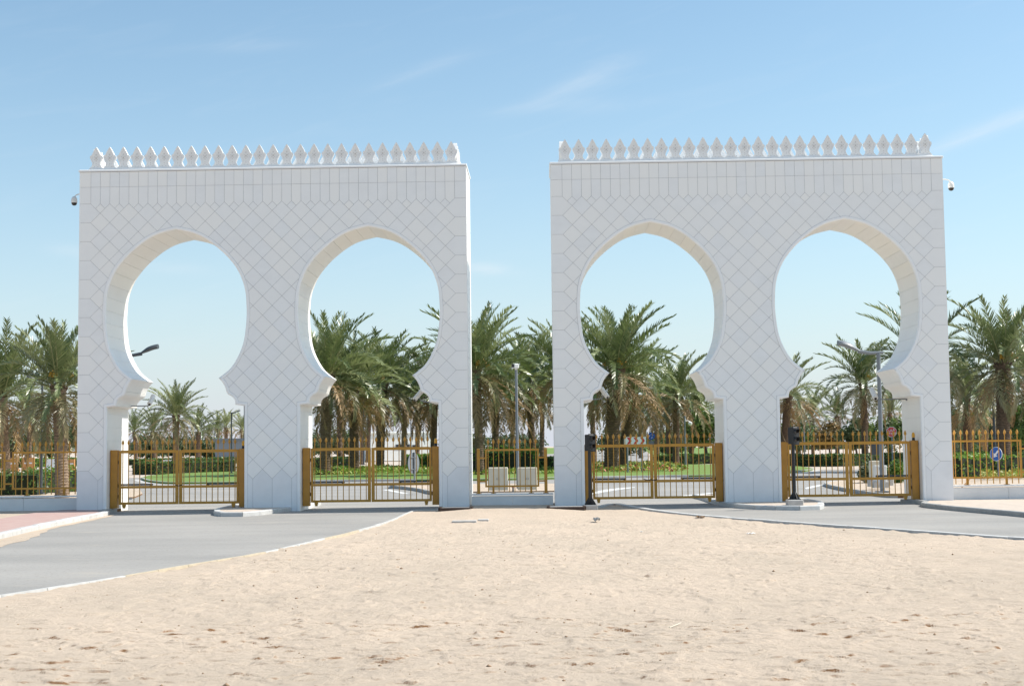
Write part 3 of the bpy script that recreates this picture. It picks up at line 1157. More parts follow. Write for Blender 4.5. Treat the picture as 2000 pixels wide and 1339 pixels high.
def kerb(label, line, width, top, side, mats, step=1.0, group=None, root=None, z0=-0.08):
    """run of kerb stones; side +1 puts them left of the walking direction"""
    pts = resample(line, step)
    if root is None:
        root = empty('kerb', label, 'kerb', (pts[0][0], pts[0][1], GZ), group=group)
        root['kind'] = 'thing'
    ox, oy = root.location.x, root.location.y
    n = len(pts)
    nor = []
    for i in range(n):
        a, c = pts[max(i - 1, 0)], pts[min(i + 1, n - 1)]
        dx, dy = c[0] - a[0], c[1] - a[1]
        l = math.hypot(dx, dy)
        nor.append((-dy / l * side, dx / l * side))
    for i in range(n - 1):
        p0, p1 = pts[i], pts[i + 1]
        dx, dy = p1[0] - p0[0], p1[1] - p0[1]
        l = math.hypot(dx, dy)
        g0, g1 = .006 / l, 1 - .006 / l
        A = (p0[0] + dx * g0 - ox, p0[1] + dy * g0 - oy)
        B = (p0[0] + dx * g1 - ox, p0[1] + dy * g1 - oy)
        n0, n1 = nor[i], nor[i + 1]
        tz = top + random.uniform(-.004, .004)
        c = min(.02, width * .2)
        b = MB()
        sec = [(0, z0), (0, tz - c), (c, tz), (width, tz), (width, z0)]
        V = [(A[0] + n0[0] * d, A[1] + n0[1] * d, z) for d, z in sec] + [(B[0] + n1[0] * d, B[1] + n1[1] * d, z) for d, z in sec]
        k = len(sec)
        b.add(V, [(j, (j + 1) % k, k + (j + 1) % k, k + j) for j in range(k)] + [tuple(range(k)), tuple(reversed(range(k, 2 * k)))])
        m = mats(i, n - 1) if callable(mats) else mats
        b.build('kerb_stone', m, root)
    return root


# forecourt and park ground behind the gates
sheet('forecourt_road', [(-60, 1.4), (60, 1.4), (60, 60), (-60, 60)], 0.008, M['asphalt'])
sheet('park_ground', [(-300, 54), (300, 54), (300, 900), (-300, 900)], 0.012, M['paving'])
sheet('park_lawn', P((872, 913), (1150, 909), (1150, 884), (1160, 878), (1255, 876), (1275, 890), (1285, 906), (1425, 902), (1440, 876), (1300, 871), (872, 877)), 0.016, M['lawn'])
sheet('park_road', P((1120, 909), (1262, 907), (1268, 893), (1262, 880), (1150, 881), (1020, 890), (1020, 900)), 0.020, M['asphalt'])
sheet('park_pavement_left', P((225, 926), (600, 914), (600, 893), (200, 898)), 0.018, M['paving'])

island_near = smooth_line(P((275, 936), (284, 940), (305, 943.5), (345, 945.5), (480, 944), (610, 941.5), (740, 940), (860, 939.5), (1000, 938), (1157, 934.5), (1300, 932), (1392, 931), (1480, 928), (1535, 925), (1575, 921), (1592, 917)), 4)
island_far = P((1560, 913), (1500, 911.5), (1392, 909), (1157, 908), (1000, 914), (860, 915), (600, 919), (480, 921), (345, 927), (290, 931))
slab('lawn', island_near + island_far, -.02, .115, M['lawn'], 'mown lawn of the roundabout island')
kerb('long pale kerb edging the roundabout lawn', island_near, .16, .13, 1, M['kerb_grey'], 1.2)
sheet('kerb_margin', offset_line([tuple(p) for p in island_near], .45) + island_near[::-1], 0.013, M['concrete'])

# small sandy island with cabinets behind the rightmost archway
isl2 = smooth_line(P((1870, 966), (1800, 972), (1745, 972), (1690, 965), (1640, 956), (1617, 949), (1625, 945), (1660, 941), (1710, 938), (1800, 934), (1900, 932)), 6)
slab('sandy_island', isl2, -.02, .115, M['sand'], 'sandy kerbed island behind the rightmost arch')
kerb('grey kerb curving round the sandy island behind the rightmost arch', isl2, .14, .135, 1, M['kerb_grey'], .8)
isl2m = offset_line(isl2, -0.35)
# sandy island with the turned sign behind the second archway
isl3 = smooth_line(P((905, 967), (870, 968), (846, 965), (820, 959), (790, 955), (768, 953), (772, 950.5), (800, 949), (850, 948), (905, 948)), 6)
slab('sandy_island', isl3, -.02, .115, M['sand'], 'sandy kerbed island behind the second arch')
kerb('grey kerb round the sandy island behind the second arch', isl3, .14, .135, 1, M['kerb_grey'], .8)
slab('sandy_verge', P((905, 962), (1100, 960), (1100, 945.5), (905, 946.5)), -.02, .05, M['sand'], 'sandy strip with cabinets between the two walls')
slab('sandy_verge', P((-200, 988), (150, 977), (262, 973), (278, 966), (272, 955), (255, 950), (150, 945), (-200, 955)), -.02, .06, M['sand'], 'sandy strip behind the left fence')
slab('sandy_verge', P((1850, 962), (2150, 958), (2150, 931), (1850, 938)), -.02, .055, M['sand'], 'sandy strip behind the right fence')
# white lane paint on the forecourt
sheet('lane_marking', P((1157, 965.5), (1180, 961), (1205, 957), (1240, 952), (1240, 951), (1205, 953.5), (1180, 956.5), (1157, 961.5)), .0125, M['paint_white'])
sheet('lane_marking', P((745, 956), (760, 956), (800, 964), (786, 964)), .0125, M['paint_white'])
sheet('lane_marking', P((1575, 955), (1586, 953), (1610, 947), (1604, 946), (1582, 950), (1572, 953)), .0125, M['paint_white'])
sheet('lane_marking', P((1340, 969), (1392, 964), (1392, 962), (1330, 968)), .0125, M['paint_white'])

# walks either side of the gateway
FY = 0.45
walk_left = [(-30, FY + .3), (left_kerb[0][0] - .13, left_kerb[0][1] - .02)] + [(x - .03, y + .14) for x, y in left_kerb]
slab('sandy_walk', [(-30, 1.3)] + [(-30, left_kerb[0][1])] + [(x - .05, y + .13) for x, y in left_kerb] + [(left_kerb[-1][0], 1.3)], -.05, .085, M['sand'], 'sandy verge beside the left kerb')
red_top = P((-130, 1046), (0, 1020), (60, 1009), (110, 1003), (160, 1000), (200, 998)) + [(ARCH_X[0] - 1.95, -.05), (ARCH_X[0] - 1.95, -.6)]
red_top = run_on(red_top, 16, True)
slab('red_pavement', [(x - .05, y + .14) for x, y in left_kerb[:-5]] + red_top[::-1], -.05, .105, M['red_paving'], 'faded red block pavement beside the left road')
kerb('whitewashed kerb along the red pavement by the left road', left_kerb, .15, .125, 1, lambda i, n: M['kerb_white'] if i < n - 3 else M['kerb_grey'], .8)
slab('pale_pavement', [(x + .05, y + .13) for x, y in right_kerb] + [(40, -2), (40, 1.3), (ARCH_X[3] + 1.7, 1.3)], -.05, .105, M['paving'], 'pale pavement in front of the right fence')
kerb('grey kerb along the pale pavement by the right road', right_kerb, .16, .125, 1, M['kerb_grey'], .8)
kerb('low white and yellow edging between sand and left road', left_edge, .065, .04, -1,
     lambda i, n: M['kerb_yellow'] if (20 <= i <= 24 or 29 <= i <= 31) else M['kerb_white'], .9)
kerb('low white edging between sand and right road', right_edge, .20, .055, -1, M['kerb_white'], .9)


drift = []
for i, (x, y) in enumerate(left_kerb[:-8]):
    wv = (.9 + 1.1 * abs(math.sin(i * .13 + .6)) + .16 * math.sin(i * 1.7)) * max(.12, 1 - i / (len(left_kerb) - 9))
    drift.append((x + .42 * wv, y - .1 * wv))
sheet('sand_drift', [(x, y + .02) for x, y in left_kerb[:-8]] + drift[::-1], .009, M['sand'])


def pier_island(label, front, back):
    line = smooth_line(front, 5)
    root = empty('traffic_island', label, 'traffic island', (line[0][0], line[0][1], GZ), group='raised islands under the middle piers')
    loc = root.location
    kerb(None, line, .17, .125, 1, M['kerb_white'], .7, root=root)
    inner = offset_line(line, -.165) + back
    b = MB()
    b.prism([(x - loc.x, y - loc.y) for x, y in inner], 'z', -.05, .118)
    b.build('paved_top', M['paving'], root)


pier_island('low kerbed island under the middle pier of the left wall', P((468, 990), (445, 995), (424, 1000), (417, 1004), (424, 1008), (455, 1009), (500, 1007), (545, 1001), (590, 995), (615, 990.5), (627, 985.5), (625, 982)), [])
pier_island('low kerbed island under the middle pier of the right wall', P((1352, 972), (1372, 977), (1392, 984), (1420, 990), (1460, 994), (1520, 996), (1580, 996.5), (1603, 995), (1610, 991), (1604, 986.5), (1575, 981), (1545, 976)), [])

# ------------------------------------------------------------------ golden fences and gates
bar_mesh = {}


def bar_me(h):
    k = round(h, 3)
    if k not in bar_mesh:
        b = MB()
        b.box((0, 0, h / 2), (.022, .022, h))
        bar_mesh[k] = b.mesh('bar')
    return bar_mesh[k]


fb = MB()
fb.lathe([(.013, 0), (.022, .012), (.034, .035), (.039, .058), (.033, .09), (.016, .13), (.002, .155)], n=8)
ME_FINIAL = fb.mesh('finial', smooth=True)


def bar(parent, x, z0, z1, y=0.0):
    o = link('bar', bar_me(z1 - z0), M['gold'], parent)
    o.location = (x, y, z0)
    f = link('finial', ME_FINIAL, M['gold'], o)
    f.location = (0, 0, z1 - z0 - .004)


def beam(name, parent, x0, x1, zc, h, d=.05, y=0.0, mat=None):
    b = MB()
    b.box(((x0 + x1) / 2, y, zc), (x1 - x0, d, h))
    return b.build(name, mat or M['gold'], parent)


def upright(name, parent, x, z0, z1, w, d=.05, y=0.0, mat=None):
    b = MB()
    b.box((x, y, (z0 + z1) / 2), (w, d, z1 - z0))
    return b.build(name, mat or M['gold'], parent)


ORD = ['first', 'second', 'third', 'fourth']
GY = 0.42
for a, ax in enumerate(ARCH_X):
    gz = 0.0
    for s in (-1, 1):
        side = 'left' if s < 0 else 'right'
        # gate leaf
        g = empty('gate_leaf', 'golden barred %s gate leaf in the %s archway from the left' % (side, ORD[a]), 'gate', (ax + s * 1.775, GY, gz), group='golden gate leaves')
        S = -s                                                    # leaf runs from its hinge towards the middle

        def X(v):
            return S * v
        lo, hi = sorted((X(0), X(1.77)))
        upright('hinge_stile', g, X(.035), .11, 1.69, .068)
        upright('meeting_stile', g, X(1.720), .11, 1.69, .088)
        for nm, zc, h in (('top_rail', 1.655, .085), ('middle_rail', .62, .075), ('bottom_rail', .145, .07)):
            xa, xb = sorted((X(.070), X(1.675)))
            beam(nm, g, xa, xb, zc, h, .044)
        for i in range(10):
            bar(g, X(.115 + i * .168), .18, 1.86)
        b = MB()
        b.box((X(.16), 0, .085), (.10, .08, .17 - .12), 0)
        b.box((X(.16), 0, .052), (.075, .07, .10), 0)
        b.build('gate_stop', M['gold'], g)
        b = MB()
        xa, xb = sorted((X(-.05), X(.98)))
        b.box(((xa + xb) / 2, .09, .69), (xb - xa, .06, .05))
        b.box((X(.93), .09, .645), (.06, .05, .05))
        b.box((X(-.03), .06, .66), (.07, .12, .10))
        b.build('operator_arm', M['dark_grey_metal'], g)
        for hz_ in (.35, 1.35):
            b = MB()
            b.tube((X(-.012), 0, hz_ - .05), (X(-.012), 0, hz_ + .05), .016)
            b.build('hinge', M['dark_grey_metal'], g)
        # housing post beside it
        p = empty('gate_post', 'golden box post at the %s side of the %s archway from the left' % (side, ORD[a]), 'gate post', (ax + s * 1.90, GY, 0), group='golden gate posts')
        b = MB()
        b.box((0, 0, .86), (.205, .22, 1.70), ch=.012)
        b.build('casing', M['gold_post'], p)
        b = MB()
        b.box((s * .108, -.02, .62), (.012, .05, .06))
        b.build('lock', M['black'], p)
        if (a, s) in ((0, 1), (1, 1), (2, -1), (3, 1)):
            b = MB()
            b.lathe([(.045, 0), (.045, .07), (.03, .085)], (0, .02, 1.71), 10)
            b.build('lamp_holder', M['black'], p)
            b = MB()
            b.lathe([(.045, 0), (.048, .03), (.046, .10), (.03, .14), (.01, .15)], (0, .02, 1.796), 10)
            b.build('beacon', M['amber'], p, smooth=True)
    if a in (0, 2):
        c = empty('chain', 'dark chain holding the gate leaves of the %s archway shut' % ORD[a], 'chain', (ax, GY, .66))
        b = MB()
        for k in range(14):
            t = 2 * math.pi * k / 14
            t2 = t + .36
            b.tube((.10 * math.cos(t), .055 * math.sin(t), .015 * math.cos(2 * t)), (.10 * math.cos(t2), .055 * math.sin(t2), .015 * math.cos(2 * t2)), .013, n=6)
        b.build('links', M['black'], c)
        if a == 2:
            b = MB()
            b.path([(-.10, -.05, 0), (-.2, -.06, -.005), (-.3, -.06, .03)], .012, 6)
            b.build('loose_end', M['black'], c)


def fence_panel(label, x0, x1, zb, nb, y=FY, feet=(.22, .78), stub=None):
    g = empty('barred_fence', label, 'fence', (x0, y, zb), group='golden fence panels on low walls')
    g['kind'] = 'thing'
    w = x1 - x0
    upright('frame_stile', g, .025, .19, 1.30, .05)
    upright('frame_stile', g, w - .025, .19, 1.30, .05)
    beam('top_rail', g, .05, w - .05, 1.272, .055, .04)
    beam('bottom_rail', g, .05, w - .05, .215, .05, .04)
    for i in range(nb):
        bar(g, w * (i + .6) / (nb + .2), .035, 1.455, -.0)
    for f in feet:
        b = MB()
        b.box((w * f, .03, .10), (.06, .05, .185))
        b.box((w * f, .03, .012), (.15, .09, .016))
        b.build('foot', M['gold'], g)
    for x in (stub or ()):
        for z in (1.04, .36):
            beam('connecting_rail', g, min(x), max(x), z, .045, .035)
    return g


def plinth(label, x0, x1, h, y=FY):
    g = empty('low_wall', label, 'low wall', (x0, y, 0), group='low white fence walls')
    g['kind'] = 'thing'
    n = max(1, round((x1 - x0) / 1.45))
    for i in range(n):
        a_, b_ = (x1 - x0) * i / n + .004, (x1 - x0) * (i + 1) / n - .004
        b = MB()
        b.box(((a_ + b_) / 2, 0, (h - .03) / 2 - .05), (b_ - a_, .24, h + .07 - .03))
        b.build('facing_slab', M['plinth'], g)
    b = MB()
    b.box(((x1 - x0) / 2, 0, h + .006), (x1 - x0, .30, .04), ch=.01)
    b.build('coping', M['plinth_cap'], g)


xl_out, xr_out = XL - W / 2, XR + W / 2
plinth('low white wall under the fence left of the gateway', xl_out - 5.0, xl_out - .01, .37)
plinth('low white wall between the two gateway walls', -GAP / 2 + .05, GAP / 2 - .05, .28)
plinth('low white wall under the fence right of the gateway', xr_out + .01, xr_out + 5.0, .37)
fence_panel('golden barred fence panel touching the left gateway wall', xl_out - 2.06, xl_out - .08, .396, 11, stub=[(-.21, -.002), (1.982, 2.055)])
fence_panel('golden barred fence panel at the left edge of the picture', xl_out - 4.25, xl_out - 2.27, .396, 11)
fence_panel('golden barred fence panel right beside the right gateway wall', xr_out + .09, xr_out + 2.12, .396, 11, stub=[(-.08, -.002), (2.032, 2.21)])
fence_panel('golden barred fence panel at the right edge of the picture', xr_out + 2.30, xr_out + 4.3, .396, 11)
fp = fence_panel('short golden fence panel between the two gateway walls', -.79, .79, .306, 10, feet=(.15, .85), stub=[(-.15, -.002), (1.582, 1.73)])
for s in (-1, 1):
    p = empty('fence_post', 'golden post at the %s end of the short middle fence' % ('left' if s < 0 else 'right'), 'fence post', (s * .985, FY, .304), group='posts of the middle fence')
    b = MB()
    b.box((0, 0, .64), (.09, .09, 1.28), ch=.01)
    b.build('shaft', M['gold'], p)
    b = MB()
    b.box((0, 0, .014), (.17, .14, .02))
    b.build('base_plate', M['gold'], p)
    b = MB()
    b.box((0, 0, 1.305), (.10, .10, .04), ch=.02)
    b.build('cap', M['gold'], p)

# ------------------------------------------------------------------ traffic signals
def signal(label, pos, z, rz):
    g = empty('traffic_signal', label, 'traffic signal', (pos.x, pos.y, z), group='black two-lamp traffic signals')
    b = MB()
    b.box((0, 0, .075), (.42, .42, .15), ch=.02)
    b.build('concrete_block', M['concrete'], g)
    b = MB()
    b.tube((0, 0, .15), (0, 0, 1.66), .05, .046, 12)
    b.box((0, 0, .16), (.30, .30, .02))
    for k in range(4):
        t = k * math.pi / 2 + .3
        c, s_ = math.cos(t), math.sin(t)
        V = [(c * .045 - s_ * .006, s_ * .045 + c * .006, .17), (c * .17 - s_ * .006, s_ * .17 + c * .006, .17), (c * .045 - s_ * .006, s_ * .045 + c * .006, .36),
             (c * .045 + s_ * .006, s_ * .045 - c * .006, .17), (c * .17 + s_ * .006, s_ * .17 - c * .006, .17), (c * .045 + s_ * .006, s_ * .045 - c * .006, .36)]
        b.add(V, [(0, 1, 2), (3, 5, 4), (0, 3, 4, 1), (1, 4, 5, 2), (2, 5, 3, 0)])
    b.build('post', M['black'], g, smooth=True)
    h = MB()
    cs, sn = math.cos(rz), math.sin(rz)
    h.box((0, 0, 1.88), (.19, .20, .46), rz=rz, ch=.015)
    h.box((-.13 * sn * -1, -.0, 1.88), (.24, .03, .50), rz=rz)
    head = h.build('signal_head', M['black'], g)
    fx, fy = sn, -cs                                              # facing direction
    for z_ in (1.99, 1.77):
        b = MB()
        c0 = Vector((fx * .10, fy * .10, z_))
        d = Vector((fx, fy, 0))
        b.tube(c0, c0 + d * .012, .072, .066, 14)
        b.build('lens', M['dark_lens'], head)
        v = MB()
        up = Vector((0, 0, 1))
        rt = d.cross(up)
        V, Fq = [], []
        nn = 11
        for ring, (dist, rr) in enumerate(((.0, .082), (.13, .080), (.13, .074), (.0, .076))):
            for k in range(nn):
                t = R(-25) + R(230) * k / (nn - 1)
                ext = dist * (.45 + .55 * max(0, math.sin(t)))
                V.append(c0 + d * ext + rt * (rr * math.cos(t)) + up * (rr * math.sin(t)))
        for r_ in range(3):
            for k in range(nn - 1):
                Fq.append((r_ * nn + k, r_ * nn + k + 1, (r_ + 1) * nn + k + 1, (r_ + 1) * nn + k))
        v.add(V, Fq)
        v.build('visor', M['black'], head)


p = gp(1153, 991, -.06)
signal('black traffic signal on a concrete block in the sand before the third arch', p, sand_z(p.x, p.y) - .02, R(38))
p = gp(1552, 985.5, 0.0)
signal('black traffic signal on the island before the fourth arch', p, -.004, R(38))

# ------------------------------------------------------------------ cameras on the walls
def dome_camera(label, s, pos, wall_x):
    g = empty('dome_camera', label, 'security camera', pos, group='dome cameras on the outer wall ends')
    b = MB()
    wx = wall_x - pos.x
    b.path([(wx, 0, .20), (wx * .5, 0, .215), (wx * .2, 0, .19), (0, 0, .13)], .018, 8)
    b.box((wx, 0, .20), (.03, .09, .12))
    b.build('bracket', M['white_plastic'], g, smooth=True)
    b = MB()
    b.lathe([(.02, .15), (.055, .13), (.085, .07), (.092, 0.0), (.09, -.05)], n=16)
    b.build('housing', M['white_plastic'], g, smooth=True)
    b = MB()
    b.lathe([(.082, -.05), (.078, -.085), (.055, -.118), (.02, -.132)], n=16)
    b.build('dark_dome', M['dark_lens'], g, smooth=True)


dome_camera('white dome camera on the left end of the left gateway wall', -1, at(145, 393, .5), xl_out)
dome_camera('white dome camera on the right end of the right gateway wall', 1, at(1857.5, 364, .5), xr_out)


def bullet_camera(label, pos, aim, mount, mount2=None, size=1.0):
    g = empty('bullet_camera', label, 'security camera', pos, group='bullet cameras inside the arches')
    d = Vector(aim).normalized()
    b = MB()
    b.tube(d * (-.17 * size), d * (.17 * size), .062 * size, .062 * size, 12)
    b.tube(d * (-.17 * size) + Vector((0, 0, .02)), d * (.22 * size) + Vector((0, 0, .02)), .068 * size, .070 * size, 12)
    b.build('housing', M['white_plastic'], g, smooth=True)
    b = MB()
    b.tube(d * (.215 * size), d * (.224 * size), .035 * size, .035 * size, 10)
    b.build('lens', M['dark_lens'], g)
    b = MB()
    m = Vector(mount) - Vector(pos)
    b.path([(0, 0, -.05), (m.x * .1, m.y * .1, -.17), (m.x * .45, m.y * .45, (m.z - .17) * .5), (m.x, m.y, m.z)], .017, 8)
    b.box((m.x, m.y, m.z), (.03, .10, .10))
    b.build('bracket', M['grey_metal'], g, smooth=True)


def jamb(a, s, z, y):
    return Vector((ARCH_X[a] + s * (JAMB - .012), y, z))


q = at(296, 781, 1.5)
bullet_camera('white bullet camera bracketed from the first arch at its left side', q, (-.1, -.75, -.65), jamb(0, -1, q.z - .18, 1.5))
q = at(818, 771, 1.2)
bullet_camera('grey bullet camera pointing down left in the second arch', q, (-.55, -.45, -.70), jamb(1, 1, q.z - .28, 1.2))
q = at(1180, 767, 1.2)
bullet_camera('white bullet camera pointing down right in the third arch', q, (.42, -.62, -.66), jamb(2, -1, q.z - .20, 1.2))
q = at(1706, 769, 1.5)
bullet_camera('pale bullet camera in the fourth arch before the lamp post', q, (.05, -.8, -.6), jamb(3, 1, q.z - .16, 1.5), size=1.15)

# ------------------------------------------------------------------ things on the ground before the gate
def timber_frame(label, x0, x1, y0, y1, pts):
    pass


for lab, (xa, ya, xb, yb) in (('dark timber edged pit cover before the second arch', (860, 994, 928, 987)), ('dark timber edged pit cover beside the third arch signal', (1071, 992, 1138, 986))):
    a_, b_ = gp(xa, ya, -.05), gp(xb, yb, -.05)
    g = empty('pit_cover', lab, 'pit cover', ((a_.x + b_.x) / 2, (a_.y + b_.y) / 2, sand_z((a_.x + b_.x) / 2, (a_.y + b_.y) / 2) - .01), group='timber edged pit covers')
    w, d = abs(b_.x - a_.x), .62
    g.location.y = a_.y + .05
    b = MB()
    b.box((0, 0, .035), (w - .1, d - .1, .07))
    b.build('cover', M['kerb_white'], g)
    for s in (-1, 1):
        b = MB()
        b.box((0, s * d / 2, .02), (w, .10, .10), ch=.01)
        b.build('beam', M['timber'], g)
        b = MB()
        b.box((s * w / 2, 0, .03), (.09, d - .12, .11), ch=.01)
        b.build('beam', M['timber'], g)
for lab, (x, y, w) in (('longer flat concrete slab half buried in the sand', (907, 1018, .58)), ('shorter flat concrete slab half buried in the sand', (944, 1015, .26))):
    q = gp(x, y, -.09)
    b = MB()
    b.box((q.x, q.y, sand_z(q.x, q.y) + .012), (w, .30, .06), ch=.01, rz=.03)
    tag(b.build('concrete_slab', M['concrete']), lab, 'slab', 'buried concrete slabs')
# a crumpled rag and scraps of litter
def scrap(name, label, px, py, size, mat, h=.03, cat='litter'):
    q = gp(px, py)
    b = MB()
    V = []
    n = 7
    for i in range(n):
        for j in range(n):
            V.append(((i / (n - 1) - .5) * size[0] + random.uniform(-.15, .15) * size[0] / n, (j / (n - 1) - .5) * size[1], random.uniform(0, h)))
    b.add(V, [(i * n + j, i * n + j + 1, (i + 1) * n + j + 1, (i + 1) * n + j) for i in range(n - 1) for j in range(n - 1)])
    o = link(name, b.mesh(name, fix=False), mat)
    o.location = (q.x, q.y, sand_z(q.x, q.y) + .004)
    o.rotation_euler.z = random.uniform(-.6, .6)
    tag(o, label, cat)


scrap('cloth_rag', 'small grey crumpled rag on the sand below the third arch', 1165, 1019, (.12, .2), M['concrete'], .12)
scrap('paper_scrap', 'white paper scrap on the sand right of centre', 1467, 1043, (.16, .12), M['litter'], .03)
scrap('paper_scrap', 'tiny white scrap on the sand near the centre', 1253, 1039, (.06, .06), M['litter'], .02)
scrap('cardboard_scrap', 'brown scrap lying beside the right road edging', 1368, 1013.5, (.2, .16), M['clod'], .06)
q = gp(1321, 1223)
b = MB()
b.tube((-.08, -.14, 0), (.06, .15, .01), .006, .004, 6)
o = b.build('pale_stick', M['cream_cab'])
o.location = (q.x, q.y, sand_z(q.x, q.y) + .01)
tag(o, 'thin pale stick lying on the foreground sand', 'stick')

# earth clods strewn over the foreground
cv, cf = [], []
for i in range(900):
    y = -33.3 + 24 * rng.random() ** 1.5
    x = rng.uniform(-11, 13)
    if inside(road_left, np.array([x]), np.array([y]))[0] or inside(road_right, np.array([x]), np.array([y]))[0]:
        continue
    r = rng.choice([.005, .008, .012, .02], p=[.5, .3, .16, .04])
    z = sand_z(x, y)
    bidx = len(cv)
    for dx, dy, dz in ((1, 0, 0), (0, 1, 0), (-1, 0, 0), (0, -1, 0), (0, 0, .9), (0, 0, -.5)):
        k = r * rng.uniform(.7, 1.3)
        cv.append((x + dx * k * 1.3, y + dy * k, z + dz * k + r * .2))
    cf += [(bidx + a_, bidx + b_, bidx + c_) for a_, b_, c_ in ((0, 1, 4), (1, 2, 4), (2, 3, 4), (3, 0, 4), (1, 0, 5), (2, 1, 5), (3, 2, 5), (0, 3, 5))]
o = link('earth_clods', fast_mesh('earth_clods', cv, F3=cf), M['clod'])
tag(o, 'small brown earth clods strewn over the sand', 'clods', kind='stuff')


# ------------------------------------------------------------------ leaves in bulk
def leaf_cards(Pn, Nn, size, seed, tilt=.9):
    """one small pointed leaf per point; returns verts and quads"""
    r = np.random.default_rng(seed)
    n = len(Pn)
    a = r.normal(size=(n, 3)) * tilt + Nn
    a /= np.linalg.norm(a, axis=1)[:, None] + 1e-9
    t = np.cross(a, r.normal(size=(n, 3)))
    t /= np.linalg.norm(t, axis=1)[:, None] + 1e-9
    b = np.cross(a, t)
    s = size * r.uniform(.6, 1.3, (n, 1))
    V = np.stack([Pn - t * s, Pn - b * s * .55, Pn + t * s, Pn + b * s * .55], 1).reshape(-1, 3)
    F = np.arange(n * 4).reshape(n, 4)
    return V, F


def hedge(label, line, thick, h, mat, leaf=.10, dens=55, group='clipped hedges', seed=0, z0=GZ, name='hedge', bumpy=.06, extra=None):
    """clipped hedge along a ground line (front face), body behind it"""
    r = np.random.default_rng(seed + 100)
    line = resample(line, .6)
    back = offset_line(line, -thick)
    if back[0][1] < line[0][1]:
        back = offset_line(line, thick)
    root = empty(name, label, 'hedge', (line[0][0], line[0][1], z0), group=group)
    L0 = np.array([line[0][0], line[0][1]])
    A, B = np.array(line) - L0, np.array(back) - L0
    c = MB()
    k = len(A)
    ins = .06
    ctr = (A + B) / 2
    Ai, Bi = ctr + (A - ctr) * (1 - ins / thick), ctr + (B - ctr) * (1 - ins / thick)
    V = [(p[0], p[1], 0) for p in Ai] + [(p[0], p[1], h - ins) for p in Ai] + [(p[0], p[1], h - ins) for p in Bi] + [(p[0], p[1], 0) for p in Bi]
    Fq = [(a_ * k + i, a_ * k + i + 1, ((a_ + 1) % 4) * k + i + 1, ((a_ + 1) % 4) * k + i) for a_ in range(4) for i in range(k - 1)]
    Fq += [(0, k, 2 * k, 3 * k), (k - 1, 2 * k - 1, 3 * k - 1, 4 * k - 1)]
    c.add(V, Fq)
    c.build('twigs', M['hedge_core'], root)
    tot = sum(np.linalg.norm(A[i + 1] - A[i]) for i in range(k - 1))
    PP, NN = [], []
    for face, area in (('f', tot * h), ('t', tot * thick), ('b', tot * h * .4), ('e', 2 * thick * h)):
        n = int(area * dens)
        i = r.integers(0, k - 1, n)
        q = r.random((n, 1))
        fa = A[i] * (1 - q) + A[i + 1] * q
        ba = B[i] * (1 - q) + B[i + 1] * q
        if face == 'f':
            xy, z, nn = fa, r.random(n) * h, (0, -1, .25)
        elif face == 'b':
            xy, z, nn = ba, r.random(n) * h, (0, 1, .25)
        elif face == 't':
            w_ = r.random((n, 1))
            xy, z, nn = fa * w_ + ba * (1 - w_), np.full(n, h), (0, -.1, 1)
        else:
            e = r.integers(0, 2, n) * (k - 1)
            w_ = r.random((n, 1))
            xy, z, nn = A[e] * w_ + B[e] * (1 - w_), r.random(n) * h, (0, -.3, .3)
        p = np.column_stack([xy, z])
        lump = vnoise(p[:, 0] * 1.3 + 50, p[:, 2] * 1.5 + p[:, 1] + 50, seed + 3)[:, None] - .5
        p = p + r.normal(size=(n, 3)) * bumpy * .6 + np.array(nn) * lump * bumpy * 2.2
        PP.append(p)
        NN.append(np.tile(np.array(nn, float), (n, 1)))
    V, F = leaf_cards(np.concatenate(PP), np.concatenate(NN), leaf, seed)
    mats = [mat] if not extra else [mat] + extra
    mi = None if not extra else r.choice(len(mats), len(F), p=[.62] + [.38 / len(extra)] * len(extra))
    me = fast_mesh('leaves', V, F4=F, mi=mi)
    link('leaves', me, mats, root)
    return root


def bed(label, poly, h, mats, probs, leaf=.10, dens=40, seed=0, z0=-.005, name='ground_cover'):
    """low planting over an outline: nobody could count its leaves"""
    r = np.random.default_rng(seed + 500)
    X = np.array([p[0] for p in poly])
    Y = np.array([p[1] for p in poly])
    area = abs(sum(poly[i][0] * poly[(i + 1) % len(poly)][1] - poly[(i + 1) % len(poly)][0] * poly[i][1] for i in range(len(poly)))) / 2
    n = int(area * dens * (X.max() - X.min()) * (Y.max() - Y.min()) / area)
    x, y = r.uniform(X.min(), X.max(), n), r.uniform(Y.min(), Y.max(), n)
    k = inside(poly, x, y)
    x, y = x[k], y[k]
    lump = vnoise(x * .9 + 60, y * .6 + 60, seed + 9) * .7 + .3 * vnoise(x * 3 + 60, y * 2 + 60, seed + 10)
    z = z0 + h * (.15 + lump * 1.1) * r.uniform(.3, 1, len(x))
    Pn = np.column_stack([x, y, z])
    V, F = leaf_cards(Pn, np.tile(np.array([0, -.25, 1.]), (len(x), 1)), leaf, seed)
    mi = r.choice(len(mats), len(F), p=probs)
    o = link(name, fast_mesh(name, V, F4=F, mi=mi), mats)
    return tag(o, label, 'ground cover', kind='stuff')


